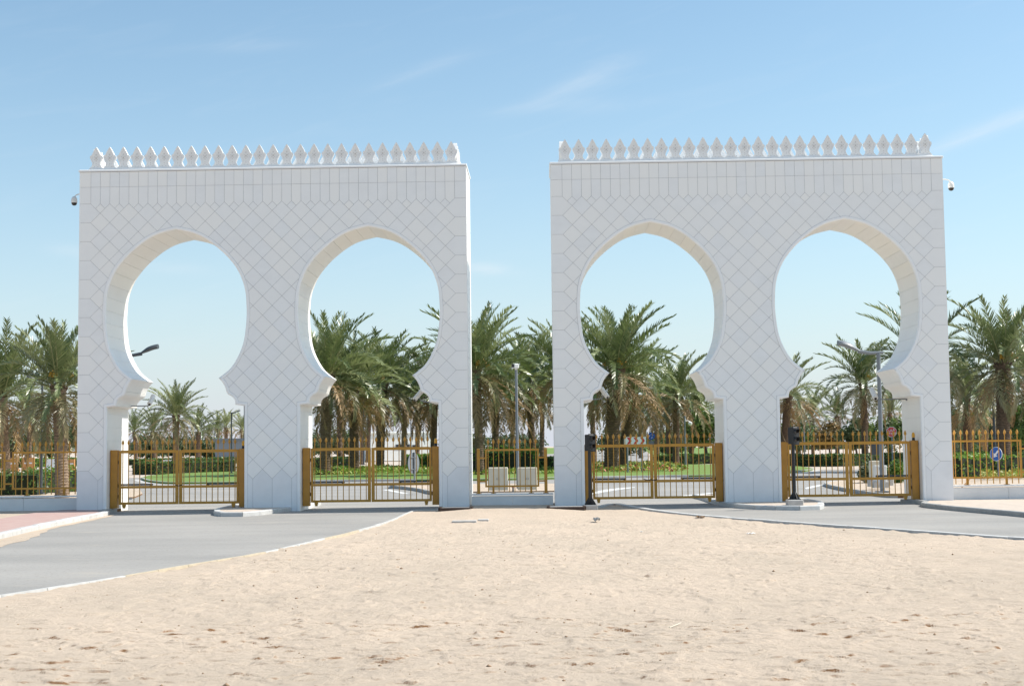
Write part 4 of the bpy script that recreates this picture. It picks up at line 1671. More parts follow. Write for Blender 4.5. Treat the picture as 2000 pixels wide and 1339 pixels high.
def bushy(name, label, pos, w, h, mats, leaf, n, seed, trunk=True, group=None, cat='tree', flat=1.0, clip=0.0):
    """leafy crown of many small leaves in clumps, on a trunk with limbs"""
    r = np.random.default_rng(seed + 900)
    root = empty(name, label, cat, pos, group=group)
    z0 = h * (.28 if trunk else 0.0)
    nc = 26
    cc = []
    for i in range(nc):
        u = r.normal(size=3)
        u /= np.linalg.norm(u)
        rad = r.uniform(.45, .95)
        cc.append((u[0] * w / 2 * rad, u[1] * w / 2 * rad * flat, z0 + (h - z0) * (.5 + .46 * u[2] * rad), r.uniform(.16, .30) * w))
    per = n // nc
    PP, NN = [], []
    for (x, y, z, s) in cc:
        u = r.normal(size=(per, 3))
        u /= np.linalg.norm(u, axis=1)[:, None]
        d = u * (r.uniform(.55, 1.05, (per, 1))) * np.array([s, s, s * .8])
        p = d + np.array([x, y, z])
        PP.append(p)
        NN.append(u + np.array([0, 0, .3]))
    Pn = np.concatenate(PP)
    Pn[:, 2] = np.maximum(Pn[:, 2], .05)
    if clip:
        Pn[:, 2] = np.minimum(Pn[:, 2], h * clip + .1 * r.random(len(Pn)))
    V, F = leaf_cards(Pn, np.concatenate(NN), leaf, seed)
    link('crown', fast_mesh('crown', V, F4=F, mi=np.repeat(r.integers(0, len(mats), nc), per)[:len(F)]), mats, root)
    if trunk:
        b = MB()
        b.path([(0, 0, -.1), (.03 * w, 0, z0 * .6), (0, 0, z0 * 1.3)], [.045 * w, .036 * w, .028 * w], 8)
        for (x, y, z, s) in cc[:6]:
            b.path([(0, 0, z0 * 1.1), (x * .4, y * .4, z0 + (z - z0) * .55), (x * .9, y * .9, z)], [.022 * w, .014 * w, .006 * w], 6)
        b.build('trunk', M['bark'], root)
    return root


# ------------------------------------------------------------------ date palms
def frond_arrays(bend, seed, n=34, width=.0105, sag=.3, ragged=.1, lmax=.15):
    """unit-length frond along +X that bends towards -Z; returns verts, quads, tris, material ids"""
    r = np.random.default_rng(seed)
    seg = 12
    ang = 0.0
    pts, tang = [np.zeros(3)], []
    side = r.uniform(-.12, .12)
    for i in range(seg):
        t = (i + .5) / seg
        ang = -bend * t ** 1.5
        d = np.array([math.cos(ang), side * t, math.sin(ang)])
        d /= np.linalg.norm(d)
        tang.append(d)
        pts.append(pts[-1] + d / seg)
    pts = np.array(pts)
    V, Q, T3, mq, mt = [], [], [], [], []
    # rib
    for i, p in enumerate(pts):
        w = .0085 * (1 - .85 * i / seg)
        V += [p + np.array([0, w, 0]), p + np.array([0, -w, 0]), p + np.array([0, 0, -w * 1.1])]
    for i in range(seg):
        for a, b in ((0, 1), (1, 2), (2, 0)):
            Q.append((i * 3 + a, i * 3 + b, i * 3 + 3 + b, i * 3 + 3 + a))
            mq.append(1)
    for k in range(n):
        t = .10 + .90 * (k + r.uniform(-.3, .3)) / (n - 1)
        t = min(max(t, .08), 1.0)
        f = t * seg
        i = min(int(f), seg - 1)
        p = pts[i] + (pts[i + 1] - pts[i]) * (f - i)
        tg = tang[i]
        up = np.array([-tg[2], 0, tg[0]])
        prof = min(1, (t - .04) * 4.2) * (1 - .62 * max(0, t - .45) / .55)
        for s in (-1, 1):
            if r.random() < ragged:
                continue
            L = lmax * prof * r.uniform(.8, 1.15)
            fa = math.radians(60 - 32 * t + r.normal() * 6)
            va = math.radians(28 + r.normal() * 13)
            lat = np.array([0, s, 0]) * math.cos(va) + up * math.sin(va)
            d = tg * math.cos(fa) + lat * math.sin(fa)
            d2 = d + np.array([0, 0, -sag * r.uniform(.5, 1.4)])
            d2 /= np.linalg.norm(d2)
            wv = (tg - d * d.dot(tg))
            wv /= np.linalg.norm(wv) + 1e-9
            w = width * r.uniform(.8, 1.2)
            m_ = p + d * L * .5
            e_ = m_ + d2 * L * .5
            b0 = len(V)
            V += [p - wv * w * .5, p + wv * w * .5, m_ + wv * w * .62, m_ - wv * w * .62, e_]
            Q.append((b0, b0 + 1, b0 + 2, b0 + 3))
            T3.append((b0 + 3, b0 + 2, b0 + 4))
            mq.append(0)
            mt.append(0)
    return np.array(V), np.array(Q), np.array(T3), mq + mt


FR = {}
for kind, bend, sag, ragged, mats, nv in (('up', .75, .12, .05, ('frond', 'rachis'), 4), ('arch', 1.5, .30, .08, ('frond', 'rachis'), 4), ('arch_olive', 1.75, .45, .12, ('frond_olive', 'rachis'), 3),
                                          ('droop_olive', 1.25, .7, .15, ('frond_olive', 'rachis_dry'), 3), ('droop_dry', .85, .9, .28, ('frond_dry', 'rachis_dry'), 3)):
    FR[kind] = []
    for v in range(nv):
        arr = frond_arrays(bend * (1 + .12 * (v - 1.5)), hash_ if (hash_ := 31 * v + len(kind) * 7) else 1, sag=sag, ragged=ragged, n=52, lmax=.185)
        me = fast_mesh('frond', arr[0], F4=arr[1], F3=arr[2], mi=arr[3])
        me.materials.append(M[mats[0]])
        me.materials.append(M[mats[1]])
        FR[kind].append((me, arr))


def frond_plan(n, rnd, dry=.16, skirt=1.0):
    plan = []
    for i in range(n):
        f = (i + rnd.uniform(-.4, .4)) / (n - 1)
        f = min(max(f, 0), 1)
        el_ = 84 - (62 * f ** .85 + 84 * skirt * f ** 2.0) + rnd.uniform(-7, 7)
        az_ = i * 2.39996 + rnd.uniform(-.3, .3)
        if f < .36:
            k = 'up'
        elif f < .66:
            k = 'arch'
        elif f < 1 - dry:
            k = 'arch_olive' if rnd.random() < .6 else 'droop_olive'
        else:
            k = 'droop_dry'
        ln = rnd.uniform(.86, 1.08) * (.80 + .2 * math.sin(math.pi * min(1, f * 1.3 + .15)))
        plan.append((k, rnd.randrange(len(FR[k])), az_, el_, ln))
    return plan


def frond_matrix(az_, el_, ln, roll=0.0):
    return Matrix.Rotation(az_, 4, 'Z') @ Matrix.Rotation(-R(el_), 4, 'Y') @ Matrix.Rotation(roll, 4, 'X') @ Matrix.Scale(ln, 4)


def trunk_mesh(h, r, dx, dy, seed, rows=None):
    rd = random.Random(seed)
    rows = rows or max(18, int(h / .11))
    n = 14
    V, F = [], []
    for i in range(rows * 2 + 1):
        t = i / (rows * 2)
        z = t * h
        flare = 1 + .25 * max(0, 1 - z / (.12 * h)) ** 2 + .18 * max(0, (t - .82) / .18)
        for k in range(n):
            a = 2 * math.pi * (k + .5 * ((i // 2) % 2)) / n
            saw = .13 if i % 2 else -.03
            saw *= 1.0 if (k + (i // 2)) % 2 else .55
            rr = r * flare * (1 + saw + rd.uniform(-.03, .03))
            bx, by = dx * t ** 1.4, dy * t ** 1.4
            V.append((bx + rr * math.cos(a), by + rr * math.sin(a), z + (.03 if i % 2 else 0) - .05))
    for i in range(rows * 2):
        for k in range(n):
            F.append((i * n + k, i * n + (k + 1) % n, (i + 1) * n + (k + 1) % n, (i + 1) * n + k))
    F.append(tuple(range(rows * 2 * n, rows * 2 * n + n)))
    me = bpy.data.meshes.new('trunk')
    me.from_pydata(V, [], F)
    me.update()
    return me


bh = MB()
for k in range(26):                                  # cut frond stubs and fibre at the head of the trunk
    a_ = k * 2.4
    zz = -.55 + .65 * k / 26
    rr = .95 + .12 * (k % 3)
    bh.tube((rr * .8 * math.cos(a_), rr * .8 * math.sin(a_), zz - .1), (rr * 1.25 * math.cos(a_), rr * 1.25 * math.sin(a_), zz + .42), .20, .10, 5)
for k in range(7):
    a_ = k * .9
    bh.tube((0, 0, 0), (.55 * math.cos(a_), .55 * math.sin(a_), 2.6), .16, .02, 5)
ME_HEAD = bh.mesh('crown')
bd = MB()
rdd = random.Random(5)
for k in range(26):
    a_, b_ = rdd.uniform(0, 6.28), rdd.uniform(.1, .9)
    e_ = (.16 * math.cos(a_) * b_ + .42, .16 * math.sin(a_) * b_, -.42 - .25 * rdd.random())
    bd.path([(0, 0, 0), (.30, 0, .10), (.40 + .05 * math.cos(a_), .06 * math.sin(a_), -.1), e_], [.012, .010, .022, .026], 5)
ME_DATES = bd.mesh('date_bunch')


M['trunk_sunlit'] = material('sunlit_palm_trunk_bark', (0.33, 0.235, 0.16), 0.95, var=0.2, scale=5, bump=0.02, bscale=14, stretch=(1, 1, 1.6))  # paler copy of the bark, with sunlight put into the colour


def palm(label, bx, cx, cy, len_px, d=None, tw=None, n=44, seed=1, dry=.16, skirt=1.0, dates=0, group='date palms', lean=0.0):
    """bx: photo column of the foot; cx, cy: where the crown springs; len_px: frond length as seen"""
    L = 4.8
    d = d or F_PX * L / len_px
    y = CAM.y + d
    L = len_px * d / F_PX
    foot = at(bx, 900, y)
    top = at(cx, cy, y)
    rnd = random.Random(seed * 17 + 3)
    root = empty('date_palm', label, 'palm tree', (foot.x, y, GZ), group=group)
    h = top.z - GZ
    r = (tw or 16) * .5 * d / F_PX
    dx, dy = top.x - foot.x, rnd.uniform(-.2, .2)
    link('trunk', trunk_mesh(h, r, dx, dy, seed), M['trunk_sunlit'] if seed in (2, 4, 11) else M['trunk'], root)
    head = link('crown', ME_HEAD, M['trunk'], root)
    head.location = (dx, dy, h)
    head.scale = (r * 1.0,) * 3
    head.rotation_euler.z = rnd.uniform(0, 6)
    inv = 1.0 / r
    sp = rnd.uniform(0, 6.28)
    for (k, v, az_, el_, ln) in frond_plan(int(n * 1.35), rnd, dry, skirt):
        f = link('frond', FR[k][v][0], None, head)
        az_ += sp
        if lean:
            az_ -= lean * math.sin(az_)
        f.matrix_basis = Matrix.Scale(inv, 4) @ Matrix.Translation((r * .5 * math.cos(az_ + head.rotation_euler.z * 0), r * .5 * math.sin(az_), -.25 * (el_ < 10))) @ frond_matrix(az_, el_, L * ln, rnd.uniform(-.35, .35))
    for k in range(dates):
        a_ = sp + k * 2.2
        f = link('date_bunch', ME_DATES, M['dates'], head)
        f.matrix_basis = Matrix.Scale(inv, 4) @ Matrix.Translation((0, 0, .55)) @ Matrix.Rotation(a_, 4, 'Z') @ Matrix.Rotation(-.7, 4, 'Y') @ Matrix.Scale(L * .22, 4)
    return root


# far palms: one crown mesh for each of three shapes
def far_crown(seed, n=34, dry=.2, skirt=1.0):
    rnd = random.Random(seed)
    VV, QQ, TT, mq, mt = [], [], [], [], []
    off = 0
    slot = {'up': (0, 3), 'arch': (0, 3), 'arch_olive': (1, 3), 'droop_olive': (1, 3), 'droop_dry': (2, 3)}
    for (k, v, az_, el_, ln) in frond_plan(n, rnd, dry, skirt):
        V, Q, T3, mi = FR[k][v][1]
        m = np.array(frond_matrix(az_, el_, ln, rnd.uniform(-.35, .35)))
        VV.append(V @ m[:3, :3].T)
        QQ.append(Q + off)
        TT.append(T3 + off)
        s = slot[k]
        mq += [s[q_] for q_ in mi[:len(Q)]]
        mt += [s[q_] for q_ in mi[len(Q):]]
        off += len(V)
    me = fast_mesh('crown', np.concatenate(VV), F4=np.concatenate(QQ), F3=np.concatenate(TT), mi=mq + mt)
    for m in ('frond', 'frond_olive', 'frond_dry', 'rachis'):
        me.materials.append(M[m])
    return me


FAR = [far_crown(3), far_crown(8, dry=.3), far_crown(21, 30, dry=.12, skirt=.8)]


def far_palm(label, bx, cx, cy, len_px, seed=1, tw=8, d=None, group='distant date palms'):
    L = 4.6
    d = d or F_PX * L / len_px
    y = CAM.y + d
    L = len_px * d / F_PX
    foot, top = at(bx, 900, y), at(cx, cy, y)
    root = empty('date_palm', label, 'palm tree', (foot.x, y, GZ), group=group)
    top.z -= GZ
    r = tw * .5 * d / F_PX
    link('trunk', trunk_mesh(top.z, r, top.x - foot.x, 0, seed, rows=16), M['trunk'], root)
    c = link('crown', FAR[seed % 3], None, root)
    c.location = (top.x - foot.x, 0, top.z)
    c.scale = (L, L, L)
    c.rotation_euler.z = seed * 1.7


palm('stout date palm behind the left fence with orange fruit', 122, 113, 757, 165, d=54.5, tw=25, n=50, seed=2, dates=5, dry=.06)
palm('date palm at the left picture edge behind the fence', 14, 6, 775, 170, d=76, tw=15, n=46, seed=4, dates=1, dry=.2)
palm('tall date palm at the left side of the second arch', 634, 640, 735, 150, d=94, tw=21, n=46, seed=6, dates=2, dry=.22)
palm('date palm second from the left in the second arch', 693, 690, 765, 140, d=98, tw=18, n=44, seed=8, dry=.25)
palm('date palm with orange fruit right of centre in the second arch', 742, 748, 752, 132, d=108, tw=16, n=46, seed=10, dates=3, dry=.22)
palm('slim sunlit date palm before the white building in the second arch', 788, 792, 778, 112, tw=10, n=38, seed=11, dry=.34)
palm('date palm with brown skirt beside the right jamb of the second arch', 846, 850, 765, 122, tw=12, n=42, seed=12, dry=.32)
palm('tall date palm just right of the left wall with yellow fruit', 937, 930, 725, 158, d=88, tw=16, n=50, seed=14, dates=3, dry=.26)
palm('date palm behind the middle camera pole', 966, 970, 775, 128, tw=13, n=42, seed=15, dry=.32)
palm('date palm with orange fruit left of the right wall', 1042, 1030, 745, 118, tw=13, n=44, seed=17, dates=6, dry=.26)
palm('date palm half hidden behind the left edge of the right wall', 1090, 1096, 725, 124, tw=13, n=40, seed=18, dry=.2)
palm('big full date palm filling the left of the third arch', 1193, 1203, 722, 158, d=94, tw=27, n=54, seed=19, dates=4, dry=.2)
palm('second trunk date palm close behind the big palm in the third arch', 1216, 1235, 768, 128, d=101, tw=18, n=40, seed=20, dry=.36)
palm('date palm with a dark trunk at the right of the third arch', 1320, 1322, 775, 108, tw=13, n=42, seed=22, dry=.16)
palm('date palm at the right jamb of the third arch', 1349, 1362, 805, 95, tw=10, n=40, seed=23, dry=.1)
palm('date palm beside the left jamb of the fourth arch', 1533, 1538, 775, 100, tw=15, n=42, seed=25, dry=.24)
palm('leaning date palm near the lamp post in the fourth arch', 1690, 1686, 750, 108, d=112, tw=13, n=40, seed=27, dry=.06, dates=1)
palm('tall date palm mostly hidden by the right end of the right wall', 1803, 1803, 708, 152, d=88, tw=15, n=36, seed=29, dry=.06)
palm('date palm with a slim trunk just right of the right wall', 1892, 1884, 780, 118, tw=15, n=34, seed=30, dry=.2)
palm('tall date palm with a thick trunk behind the right fence', 1960, 1957, 712, 160, d=86, tw=25, n=44, seed=32, dates=3, dry=.12)
palm('date palm cut off by the right picture edge', 2022, 2016, 760, 132, tw=15, n=36, seed=33, dry=.12)
palm('single date palm standing in the middle of the first arch', 343, 343, 812, 80, d=128, tw=12, n=44, seed=35, dry=.1)
for i, (lab, bx, cx, cy, ln, tw) in enumerate((
        ('small far palm between the two palms left of the gateway', 58, 56, 815, 72, 8),
        ('dim far palm left of the palm in the first arch', 302, 300, 842, 58, 8),
        ('far palm with hanging brown fronds right of the first arch palm', 388, 387, 842, 62, 9),
        ('far palm left of the thin lamp post in the first arch', 426, 425, 836, 40, 7),
        ('far palm just right of another before the thin lamp post', 441, 442, 834, 44, 7),
        ('far palm behind the dark pole at the first arch right jamb', 474, 473, 838, 46, 7),
        ('far palm against the left jamb of the first arch', 266, 262, 842, 55, 7),
        ('smallest far palm in the first arch left of the lamp posts', 408, 408, 852, 34, 5),
        ('pale trunked palm between the two dark trunks of the second arch', 663, 664, 775, 98, 11),
        ('thin far palm behind the thin pole in the second arch', 707, 708, 795, 80, 8),
        ('second far palm beside the thin pole of the second arch', 718, 722, 812, 70, 8),
        ('far palm before the right part of the white building', 815, 817, 785, 100, 9),
        ('far palm low behind the middle fence', 1000, 1003, 800, 80, 8),
        ('far palm between the camera pole and the right wall', 1058, 1060, 790, 92, 9),
        ('far palm left of the big palm in the third arch', 1160, 1156, 785, 95, 10),
        ('far palm behind the red chevron sign', 1252, 1250, 815, 66, 8),
        ('far palm behind the round blue sign', 1284, 1281, 808, 78, 9),
        ('far palm beside the dark trunk in the third arch', 1306, 1304, 795, 92, 9),
        ('grey green far palm in the middle of the fourth arch', 1636, 1635, 812, 66, 8),
        ('far palm left of the middle palm in the fourth arch', 1588, 1586, 815, 74, 6),
        ('far palm low behind the signal in the fourth arch', 1562, 1560, 826, 60, 6),
        ('far palm right of the lamp post in the fourth arch', 1738, 1738, 805, 66, 8),
        ('far palm right of the slim trunk palm at the right fence', 1925, 1926, 800, 95, 9))):
    far_palm(lab, bx, cx, cy, ln, seed=i * 5 + 1, tw=tw)

# ------------------------------------------------------------------ hedges, beds, shrubs, trees
hedge('clipped green hedge in front of the palm in the first arch', P((258, 927), (300, 927), (380, 925), (461, 923)), 1.6, .92, M['hedge'], .10, 60, seed=1)
hedge('low dark far hedge behind the hedge of the first arch', P((225, 909), (300, 908), (470, 904)), 2.0, .75, M['hedge'], .16, 26, seed=2)
hedge('dark hedge behind the trunks of the second arch', P((596, 917), (650, 916), (690, 914)), 2.0, .95, M['hedge'], .14, 36, seed=3)
hedge('bright hedge behind the turned sign in the second arch', P((788, 914), (830, 918), (900, 919)), 2.5, 1.15, M['hedge_bright'], .13, 40, seed=4)
hedge('leafy green hedge behind the middle fence', P((890, 927), (940, 927), (1040, 926)), 3.0, 1.45, M['hedge_bright'], .12, 46, seed=5, bumpy=.16)
hedge('dark clipped hedge end beside the right wall behind the middle fence', P((1052, 922), (1110, 921)), 2.0, 1.0, M['hedge'], .12, 44, seed=6)
hedge('dark clipped hedge at the right of the third arch', P((1276, 906.5), (1330, 907), (1430, 905)), 2.2, .82, M['hedge'], .14, 40, seed=7)
hedge('long dark clipped hedge across the fourth arch', P((1500, 910), (1560, 911), (1640, 911), (1800, 906)), 2.0, .85, M['hedge'], .12, 48, seed=8)
hedge('far low hedge behind the pale paving of the fourth arch', P((1500, 879), (1640, 877), (1690, 876)), 3.0, 1.1, M['hedge'], .25, 12, seed=9)
hedge('tall dark hedge behind the palms right of the gateway', P((1850, 893), (1925, 891), (2060, 889)), 4.0, 5.0, M['hedge'], .24, 16, seed=10, bumpy=.3)
hedge('low clipped hedge behind the right fence near the blue sign', P((1850, 913), (1890, 914), (1925, 912), (2050, 909)), 2.0, .95, M['hedge'], .12, 45, seed=11)
hedge('bright leafy hedge just behind the right fence', P((1830, 937), (1880, 937), (1930, 935), (2060, 931)), 1.6, 1.05, M['hedge_bright'], .085, 70, seed=12, bumpy=.12)
hedge('leafy hedge just behind the left fence beside the stout palm', P((60, 966), (100, 965), (150, 962), (215, 960)), 1.5, 1.0, M['hedge_bright'], .075, 95, seed=13, bumpy=.14)
hedge('dark clipped hedge just behind the left fence', P((-60, 970), (0, 970), (72, 969)), 1.6, .92, M['hedge'], .07, 100, seed=14, bumpy=.12)
hedge('far pale hedge behind the left fence hedges', P((-80, 915), (60, 913), (215, 908)), 2.0, 1.0, M['hedge_bright'], .15, 30, seed=15)
bed('yellow green flower bed with red blooms in the third arch', P((1120, 926), (1230, 926), (1330, 924), (1345, 921), (1325, 915), (1300, 910), (1240, 910), (1120, 911)), .42, [M['cover'], M['cover_yellow'], M['flower_red'], M['hedge']], [.42, .30, .13, .15], .12, 26, seed=1)
bed('bright green ground cover round the trunks in the second arch', P((560, 931), (640, 931), (740, 929), (880, 929), (880, 917), (740, 918), (640, 921), (560, 922)), .40, [M['cover'], M['hedge_bright'], M['cover_yellow']], [.5, .36, .14], .12, 30, seed=2)
bed('pale ground cover before the hedge of the middle fence', P((890, 931), (1100, 929), (1100, 923), (890, 925)), .35, [M['cover'], M['hedge_bright'], M['cover_yellow']], [.4, .4, .2], .11, 34, seed=3)
bed('yellow ground cover before the hedge of the right fence', P((1915, 940.5), (2060, 937), (2060, 930), (1915, 934)), .45, [M['cover_yellow'], M['cover']], [.6, .4], .085, 70, seed=4, z0=GZ + .05)
bushy('round_shrub', 'grey green shrub beside the cabinets in the fourth arch', gp(1700, 948), .95, .95, [M['shrub']], .06, 2600, 1, trunk=False, cat='shrub', group='shrubs by the cabinets')
bushy('round_shrub', 'leafy green shrub between cabinets and right jamb of the fourth arch', gp(1750, 948), 1.0, 1.1, [M['hedge'], M['hedge_bright']], .06, 2600, 2, trunk=False, cat='shrub', group='shrubs by the cabinets')
for i, (lab, px, d, w_px, top_py, mats) in enumerate((
        ('dark bushy tree far behind the left fence', 20, 190, 120, 832, ['tree']),
        ('bushy tree far behind the stout left palm', 95, 200, 110, 838, ['tree', 'tree_bright']),
        ('bushy tree peeking out left of the left wall', 160, 150, 90, 812, ['tree']),
        ('hazy bushy tree at the left of the first arch', 285, 300, 90, 852, ['tree']),
        ('hazy bushy tree behind the first arch palm', 350, 320, 80, 858, ['tree']),
        ('hazy bushy tree right of the first arch palm', 410, 310, 90, 862, ['tree']),
        ('hazy bushy tree at the right of the first arch', 470, 330, 70, 868, ['tree']),
        ('bushy tree behind the trunks of the second arch', 668, 230, 90, 846, ['tree']),
        ('bushy tree left of the white building', 590, 240, 110, 850, ['tree']),
        ('bushy tree behind the middle fence at the left', 915, 230, 100, 852, ['tree']),
        ('bushy tree behind the camera pole', 1010, 260, 100, 857, ['tree']),
        ('bright bushy tree by the right jamb of the third arch', 1378, 135, 80, 800, ['tree_bright']),
        ('bushy tree behind the chevron sign', 1215, 250, 110, 848, ['tree']),
        ('bushy tree behind the dark trunks of the third arch', 1310, 230, 100, 846, ['tree', 'tree_bright']),
        ('rusty clipped round tree in the fourth arch', 1620, 150, 56, 826, ['tree_rust']),
        ('dark clipped round tree right of the rusty one', 1672, 146, 62, 824, ['tree']),
        ('bright green tree behind the stop sign', 1738, 122, 92, 808, ['tree_bright', 'tree']),
        ('bushy tree at the left of the fourth arch', 1555, 170, 90, 828, ['tree', 'tree_bright']),
        ('dark tree behind the right end of the gateway', 1835, 140, 110, 800, ['tree']),
        ('bright green tree at the right picture edge', 2002, 96, 60, 770, ['tree_bright']))):
    y = CAM.y + d
    pos = at(px, 900, y)
    top = at(px, top_py, y)
    w = w_px * d / F_PX
    bushy('bushy_tree', lab, (pos.x, y, GZ), w, top.z - GZ, [M[m] for m in mats], max(.09, .0022 * d * .5), 3600, 30 + i, group='bushy background trees')

# ------------------------------------------------------------------ lamp posts and poles
def paddle_lamp(label, bx, y, head_y, s, arm_px, hx=1.0, tw=10, group='curved paddle street lamps', mat='grey_metal', cross=0.0):
    d = y - CAM.y
    k = d / F_PX
    foot = at(bx, 900, y)
    top = at(bx, head_y, y)
    g = empty('street_lamp', label, 'street lamp', (foot.x, y, 0), group=group)
    h = top.z
    r = tw * k * .5
    b = MB()
    b.tube((0, 0, 0), (0, 0, h), r, r * .8, 10)
    b.box((0, 0, .03), (r * 5, r * 5, .05))
    b.build('pole', M[mat], g, smooth=True)
    A = arm_px * k
    b = MB()
    b.path([(-s * .12 * A, 0, h + .01 * A), (s * .2 * A, 0, h + .0 * A), (s * .5 * A, 0, h + .05 * A)], [r * .55, r * .7, r * .8], 8)
    b.build('arm', M[mat], g, smooth=True)
    # paddle: flattened lens-shaped blade that curves upwards and out
    V, Fq = [], []
    st = 9
    nn = 10
    for i in range(st):
        t = i / (st - 1)
        cx = s * A * (.46 + .54 * t)
        cz = h + A * (.05 + .20 * math.sin(t * 1.35))
        wy = A * (.05 + .13 * min(1, t * 2.2)) * (1 - .25 * max(0, t - .8) / .2)
        wz = A * (.04 + .055 * min(1, t * 2.5))
        for q_ in range(nn):
            a_ = 2 * math.pi * q_ / nn
            V.append((cx, wy * math.cos(a_), cz + wz * (math.sin(a_) if math.sin(a_) > 0 else .55 * math.sin(a_))))
    for i in range(st - 1):
        for q_ in range(nn):
            Fq.append((i * nn + q_, i * nn + (q_ + 1) % nn, (i + 1) * nn + (q_ + 1) % nn, (i + 1) * nn + q_))
    Fq += [tuple(reversed(range(nn))), tuple(range((st - 1) * nn, st * nn))]
    b = MB()
    b.add(V, Fq)
    b.build('lamp_head', M[mat], g, smooth=True)
    return g


paddle_lamp('grey paddle street lamp beside the cabinets in the fourth arch', 1722, 6.6, 689, -1, 78, tw=9.5)
paddle_lamp('dark paddle street lamp poking out from behind the left pier in the first arch', 244, 8.0, 694, 1, 64, tw=9, mat='dark_grey_metal')
paddle_lamp('thin far street lamp with small head in the first arch', 452, 62.0, 806, 1, 17, tw=3.2, mat='dark_grey_metal', group='thin far street lamps')
paddle_lamp('dark lamp pole at the right jamb of the first arch', 478, 20.0, 726, 1, 30, tw=4.5, mat='dark_grey_metal', group='thin far street lamps')
paddle_lamp('dark lamp pole among the palms left of the gateway', 81, 16.0, 742, -1, 30, tw=5, mat='dark_grey_metal', group='thin far street lamps')
paddle_lamp('thin dark pole before the white building in the second arch', 710.5, 105.0, 765, -1, 18, tw=3.4, mat='dark_grey_metal', group='thin far street lamps')
paddle_lamp('far street lamp with pale curved head in the fourth arch', 1572, 95.0, 790, -1, 26, tw=3, mat='grey_metal', group='thin far street lamps')
paddle_lamp('thin far pole at the right of the white building', 803, 110.0, 790, 1, 16, tw=2.4, mat='dark_grey_metal', group='thin far street lamps')
g = empty('lamp_pole', 'dark pole with a short crossbar behind the right fence', 'street lamp', (at(1944, 900, 48).x, 48, 0))
tz = at(1944, 762, 48).z
b = MB()
b.tube((0, 0, 0), (0, 0, tz), .085, .075, 10)
b.build('pole', M['dark_grey_metal'], g)
b = MB()
b.box((0, 0, tz + .03), (.36, .3, .10), ch=.02)
b.build('lamp_head', M['dark_grey_metal'], g)

# camera pole in the gap
y = 14.2
p, t_ = at(1011, 900, y), at(1008, 722, y)
g = empty('camera_pole', 'slim grey pole with a white camera box behind the middle fence', 'camera pole', (p.x, y, .05))
b = MB()
b.tube((0, 0, 0), (t_.x - p.x, 0, t_.z - .05), .058, .052, 10)
b.build('pole', M['grey_metal'], g, smooth=True)
b = MB()
dx = t_.x - p.x
b.box((dx, 0, t_.z - .02), (.10, .10, .07))
b.box((dx - .03, -.06, t_.z + .10), (.20, .34, .17), rz=.35, ch=.03)
b.build('camera_housing', M['white_plastic'], g)
b = MB()
b.box((dx - .095, -.23, t_.z + .10), (.16, .02, .13), rz=.35)
b.build('lens', M['dark_lens'], g)
# far camera pole in the third arch
y = 78.0
p = at(1339, 900, y)
tz = at(1339, 812, y).z
g = empty('camera_pole', 'thin pole with a pale dome camera in the third arch', 'camera pole', (p.x, y, 0))
b = MB()
b.tube((0, 0, 0), (0, 0, tz), .085, .07, 8)
b.build('pole', M['grey_metal'], g)
b = MB()
b.path([(0, 0, tz - .45), (.25, 0, tz - .38), (.42, 0, tz - .5)], .04, 6)
b.lathe([(.05, .16), (.16, .08), (.18, 0), (.12, -.14), (.03, -.2)], (.45, 0, tz - .62), 10)
b.build('camera_housing', M['white_plastic'], g, smooth=True)

# ------------------------------------------------------------------ cabinets
for lab, x0, x1, px_top in (('left of the two cream cabinets behind the middle fence', 954, 992, 914), ('right of the two cream cabinets behind the middle fence', 1011, 1049, 914)):
    y = 12.8
    a_, b_, t_ = at(x0, 950, y), at(x1, 950, y), at(x0, px_top, y)
    w = b_.x - a_.x
    g = empty('utility_cabinet', lab, 'cabinet', ((a_.x + b_.x) / 2, y, .03), group='cream utility cabinets')
    b = MB()
    b.box((0, .15, t_.z / 2), (w, .34, t_.z), ch=.02)
    b.build('body', M['cream_cab'], g)
    for s in (-1, 1):
        b = MB()
        b.box((s * w / 4, -.026, t_.z / 2 + .02), (w / 2 - .03, .012, t_.z - .12))
        dr = b.build('door', M['cream_cab'], g)
        b = MB()
        b.box((s * .04, -.04, t_.z / 2), (.015, .02, .07))
        b.build('handle', M['grey_metal'], dr)
g = empty('standpipe', 'small red topped standpipe between the cream cabinets', 'valve', (at(1002, 950, 10).x, 10, .04))
b = MB()
b.tube((0, 0, 0), (0, 0, .18), .03, .03, 8)
b.build('pipe', M['dark_grey_metal'], g)
b = MB()
b.lathe([(.07, .18), (.07, .22), (.02, .24)], n=10)
b.build('wheel', M['faucet'], g)

y = 8.2
for lab, px, w, h_px, yy, mat in (('taller pale cabinet left of the lamp post in the fourth arch', 1711, .36, 899, 9.3, 'cream_cab'), ('shorter white cabinet with small dark locks at the lamp post', 1721, .40, 908, 8.1, 'white_plastic')):
    p, t_ = at(px, 950, yy), at(px, h_px, yy)
    g = empty('utility_cabinet', lab, 'cabinet', (p.x, yy, .11), group='cabinets on the sandy island')
    hh = t_.z - .11
    b = MB()
    b.box((0, .1, hh * .28 / 2), (w + .12, .42, hh * .28), ch=.015)
    b.build('concrete_foot', M['concrete'], g)
    b = MB()
    b.box((0, .1, hh * .64), (w, .3, hh * .72 - .01), ch=.015)
    b.build('body', M[mat], g)
    if mat == 'white_plastic':
        for z in (hh * .45, hh * .85):
            b = MB()
            b.box((-.04, -.06, z), (.03, .015, .05))
            b.build('lock', M['black'], g)
p = gp(1697, 946)
b = MB()
b.box((p.x, p.y, .23), (.45, .4, .26), ch=.03, rz=.1)
tag(b.build('concrete_block', M['concrete']), 'rough concrete block left of the cabinets in the fourth arch', 'block')
b = MB()
p = gp(1727, 960)
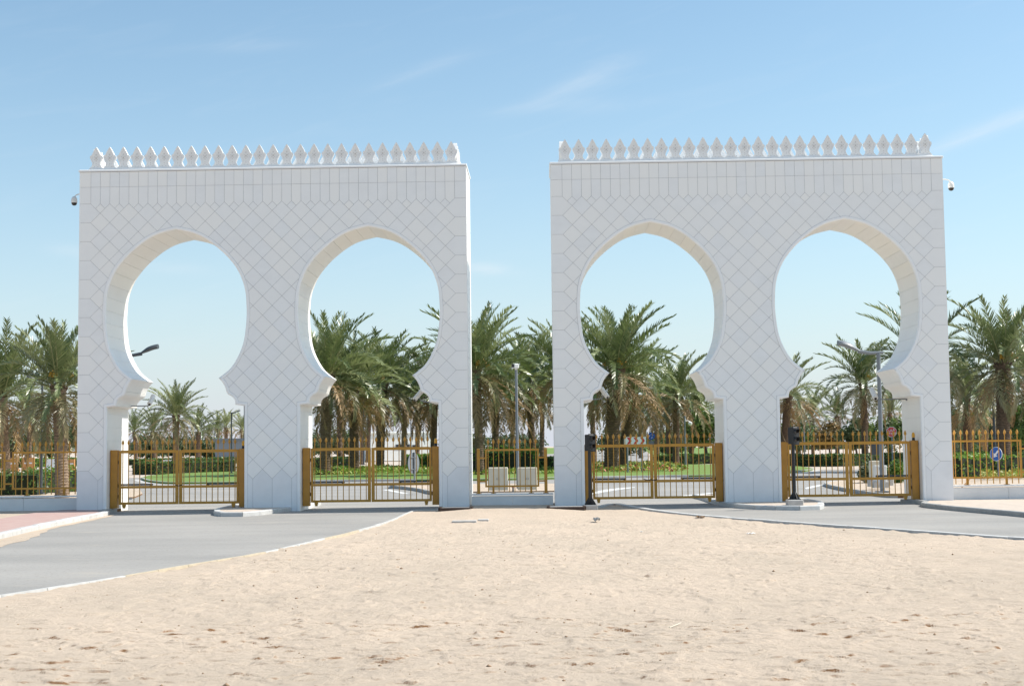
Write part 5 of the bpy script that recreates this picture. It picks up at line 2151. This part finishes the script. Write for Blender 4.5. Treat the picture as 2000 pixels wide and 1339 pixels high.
b.box((p.x, p.y, .24), (.62, .42, .26), ch=.03)
tag(b.build('concrete_footing', M['concrete']), 'concrete footing block at the lamp post in the fourth arch', 'block')

# ------------------------------------------------------------------ signs
def text_mesh(txt, size, depth=.004):
    cu = bpy.data.curves.new('lettering', 'FONT')
    cu.body = txt
    cu.size = size
    cu.extrude = depth
    cu.align_x = 'CENTER'
    cu.align_y = 'CENTER'
    ob = bpy.data.objects.new('lettering_tmp', cu)
    COL.objects.link(ob)
    dg = bpy.context.evaluated_depsgraph_get()
    dg.update()
    me = bpy.data.meshes.new_from_object(ob.evaluated_get(dg))
    bpy.data.objects.remove(ob)
    return me


# red chevron board
y = 42.4
a_, b_, t_ = at(1219, 868, y), at(1262, 868, y), at(1219, 853, y)
w, h = b_.x - a_.x, t_.z - a_.z
g = empty('chevron_sign', 'white board with three red chevrons on two posts in the third arch', 'sign', ((a_.x + b_.x) / 2, y, 0.1))
zc = (a_.z + t_.z) / 2 - .1
b = MB()
b.box((0, 0, zc), (w, .03, h))
b.build('board', M['white_sign'], g)
for i in (-1, 0, 1):
    c = i * w * .30 + .02
    ch, cw = h * .43, w * .075
    for s in (-1, 1):
        b = MB()
        b.prism([(c - w * .09, zc + s * ch), (c - w * .09 + cw * 1.6, zc + s * ch), (c + w * .085 + cw * .6, zc), (c + w * .085 - cw, zc)], 'y', -.021, -.017)
        b.build('chevron', M['red_sign'], g)
for px in (1226, 1254):
    x = at(px, 900, y).x - g.location.x
    b = MB()
    b.tube((x, .05, 0), (x, .05, zc + h / 2), .04, .04, 8)
    b.build('post', M['grey_metal'], g)

# round blue sign beyond it
y = 96.0
p, c_ = at(1273, 900, y), at(1273, 851, y)
g = empty('roundabout_sign', 'round blue sign with a white ring mark above the third arch gate', 'sign', (p.x, y, 0))
rad = 7 * (y - CAM.y) / F_PX
b = MB()
b.tube((0, -.01, c_.z), (0, .02, c_.z), rad, rad, 20)
b.build('disc', M['blue_sign'], g)
b = MB()
for k in range(3):
    t0 = k * 2.094 + .3
    pts = [(rad * .5 * math.cos(t0 + q_ * .36), -.018, c_.z + rad * .5 * math.sin(t0 + q_ * .36)) for q_ in range(4)]
    b.path(pts, rad * .09, 5)
b.build('arrow_ring', M['white_sign'], g)
b = MB()
b.tube((0, .06, 0), (0, .06, c_.z + rad), .06, .06, 8)
b.build('post', M['grey_metal'], g)
b = MB()
b.box((0, 0, c_.z - rad * 1.9), (rad * 1.5, .03, rad * 1.0))
b.build('lower_plate', M['grey_metal'], g)

# stop sign
y = 44.0
p, c_ = at(1743, 900, y), at(1742.5, 843, y)
rad = 10.4 * (y - CAM.y) / F_PX
g = empty('stop_sign', 'red octagonal stop sign in two languages beside the fourth arch jamb', 'sign', (p.x, y, 0))


def octagon(r_):
    return [(r_ * math.cos(math.pi / 8 + k * math.pi / 4), c_.z + r_ * math.sin(math.pi / 8 + k * math.pi / 4)) for k in range(8)]


b = MB()
b.prism(octagon(rad), 'y', 0, .012)
b.build('rim', M['white_sign'], g)
b = MB()
b.prism(octagon(rad * .93), 'y', -.004, -.001)
b.build('face', M['red_sign'], g)
me = text_mesh('STOP', rad * .72)
o = link('lettering', me, M['white_sign'], g)
o.location = (0, -.012, c_.z - rad * .36)
o.rotation_euler = (math.pi / 2, 0, 0)
b = MB()
q0 = c_.z + rad * .22
k = rad


def stroke(pts, w_):
    b.path([(x * k, -.010, q0 + z * k) for x, z in pts], w_ * k, 5)


stroke([(.52, .0), (.50, .16), (.40, .22), (.30, .14), (.34, .02), (.52, .0), (.25, -.03), (.05, -.03)], .045)          # qaf, joined
stroke([(.05, -.03), (.0, .10), (-.08, .16), (-.16, .10), (-.12, .0), (-.02, -.02), (-.3, -.04), (-.5, -.02), (-.56, .10)], .045)   # fa
for x, z in ((.34, .36), (.47, .36), (-.08, .30)):
    b.box((x * k, -.010, q0 + z * k), (.08 * k, .012, .08 * k))
b.build('arabic_lettering', M['white_sign'], g)
b = MB()
b.tube((.02, .05, 0), (.02, .05, c_.z + rad * .5), .04, .04, 8)
b.build('post', M['grey_metal'], g)

# keep-left disc behind the right fence
y = 22.0
p, c_ = at(1946, 900, y), at(1948, 886, y)
rad = 13.6 * (y - CAM.y) / F_PX
g = empty('keep_left_sign', 'round blue sign with a white arrow behind the right fence', 'sign', (p.x, y, 0.05), rz=R(-52))
zc = c_.z - .05
b = MB()
b.tube((0, -.006, zc), (0, .014, zc), rad, rad, 28)
b.build('rim', M['white_sign'], g)
b = MB()
b.tube((0, -.012, zc), (0, -.007, zc), rad * .94, rad * .94, 28)
b.build('disc', M['blue_sign'], g)
b = MB()
dv = Vector((-.62, -.78))
nv = Vector((-dv.y, dv.x))


def av(u_, v_):
    q_ = dv * (u_ * rad) + nv * (v_ * rad)
    return (q_.x, zc + q_.y)


b.prism([av(-.6, -.13), av(-.6, .13), av(.1, .13), av(.1, .38), av(.62, 0), av(.1, -.38), av(.1, -.13)], 'y', -.018, -.013)
b.build('arrow', M['white_sign'], g)
b = MB()
b.tube((.05, .06, 0), (.05, .06, zc + rad), .035, .035, 8)
b.build('post', M['grey_metal'], g)

# turned sign, seen from behind, in the second arch
p = gp(808, 953)
g = empty('turned_sign', 'grey oval sign seen from behind in the second arch', 'sign', (p.x, p.y, .11), rz=R(58))
kk = (p.y - CAM.y) / F_PX
b = MB()
ry_, rx_ = 21 * kk, 13.5 * kk / math.cos(R(42))
zc = at(808, 904, p.y).z - .11
n = 28
b.prism([(rx_ * math.cos(2 * math.pi * i / n), zc + ry_ * math.sin(2 * math.pi * i / n)) for i in range(n)], 'y', -.012, .012)
b.build('disc', M['grey_metal'], g)
b = MB()
b.tube((0, -.05, 0), (0, -.05, zc + ry_ * 1.02), .04, .04, 8)
b.build('post', M['grey_metal'], g)
for z in (zc + ry_ * .55, zc - ry_ * .55):
    b = MB()
    b.box((0, -.035, z), (rx_ * 1.2, .03, .04))
    b.build('clamp', M['grey_metal'], g)
# dark board behind the palm of the fourth arch
y = 60.0
a_, b_, t_ = at(1700, 888, y), at(1722, 888, y), at(1700, 867, y)
g = empty('dark_board', 'dark grey rectangular board beside the leaning palm in the fourth arch', 'sign', ((a_.x + b_.x) / 2, y, 0))
b = MB()
b.box((0, 0, (a_.z + t_.z) / 2), (b_.x - a_.x, .06, t_.z - a_.z))
b.build('panel', M['dark_grey_metal'], g)
for s in (-1, 1):
    b = MB()
    b.tube((s * (b_.x - a_.x) * .4, .08, 0), (s * (b_.x - a_.x) * .4, .08, t_.z), .05, .05, 6)
    b.build('post', M['grey_metal'], g)

# ------------------------------------------------------------------ far buildings, barriers
y = 150.0
a_, b_, t_ = at(722, 888, y), at(856, 888, y), at(722, 847, y)
w, hh = b_.x - a_.x, t_.z
g = empty('white_building', 'long low white building behind the palms of the second arch', 'building', ((a_.x + b_.x) / 2, y, 0), rz=R(24))
b = MB()
b.box((0, 4, hh / 2), (w, 8, hh))
b.build('wall', M['white_wall'], g)
b = MB()
b.box((0, 4, hh + .12), (w + .3, 8.3, .24), ch=.05)
b.build('roof_edge', M['white_wall'], g)
for x0, x1, z0_, z1_ in ((772, 801, 874, 867), (806, 816, 876, 868)):
    q0_, q1_ = at(x0, z0_, y), at(x1, z1_, y)
    cx_, cz_ = (q0_.x + q1_.x) / 2 - g.location.x, (q0_.z + q1_.z) / 2
    b = MB()
    b.box((cx_, -.02, cz_), (abs(q1_.x - q0_.x), .10, abs(q1_.z - q0_.z)))
    f = b.build('window', M['grey_metal'], g)
    b = MB()
    b.box((cx_, -.08, cz_), (abs(q1_.x - q0_.x) * .92, .03, abs(q1_.z - q0_.z) * .85))
    b.build('pane', M['glass'], f)
y = 210.0
a_, b_, t_ = at(420, 876, y), at(500, 876, y), at(460, 861, y)
g = empty('grey_far_building', 'long blue grey building at the horizon in the first arch', 'building', ((a_.x + b_.x) / 2, y, 0))
b = MB()
b.box((0, 4, t_.z / 2), (b_.x - a_.x, 8, t_.z))
b.build('wall', M['grey_wall'], g)
b = MB()
b.box((0, 4, t_.z + .25), (b_.x - a_.x + .8, 8.8, .5))
b.build('roof', M['grey_metal'], g)
for i, (px, w_px, h_px, yy, mat, lab) in enumerate(((26, 18, 16, 85, 'orange_barrier', 'orange barrier at the left picture edge beyond the hedge'), (56, 22, 17, 85, 'orange_barrier', 'orange barrier left of the stout palm beyond the hedge'),
                                                   (101, 19, 14, 84, 'white_sign', 'white box just left of the stout palm beyond the hedge'), (140, 12, 14, 86, 'orange_barrier', 'orange barrier right of the stout palm beyond the hedge'),
                                                   (293, 16, 10, 95, 'orange_barrier', 'orange barrier beyond the hedge in the first arch'), (327, 16, 6, 96, 'white_sign', 'low white box beyond the hedge in the first arch'))):
    k_ = (yy - CAM.y) / F_PX
    p = at(px, 900, yy)
    zt = at(px, 910 - h_px, yy).z
    w, hh = w_px * k_, max(.8, zt)
    g = empty('plastic_barrier', lab, 'barrier', (p.x, yy, 0), group='far plastic barriers')
    b = MB()
    b.prism([(-w / 2, 0), (w / 2, 0), (w / 2, hh), (-w / 2, hh)], 'y', -.12, .12)
    b.prism([(-w / 2 - .03, -.02), (w / 2 + .03, -.02), (w / 2 + .03, .25), (-w / 2 - .03, .25)], 'y', -.3, .3)
    b.build('body', M[mat], g)
    b = MB()
    b.box((0, -.125, hh * .6), (w * .7, .02, .12))
    b.build('stripe', M['white_sign'], g)
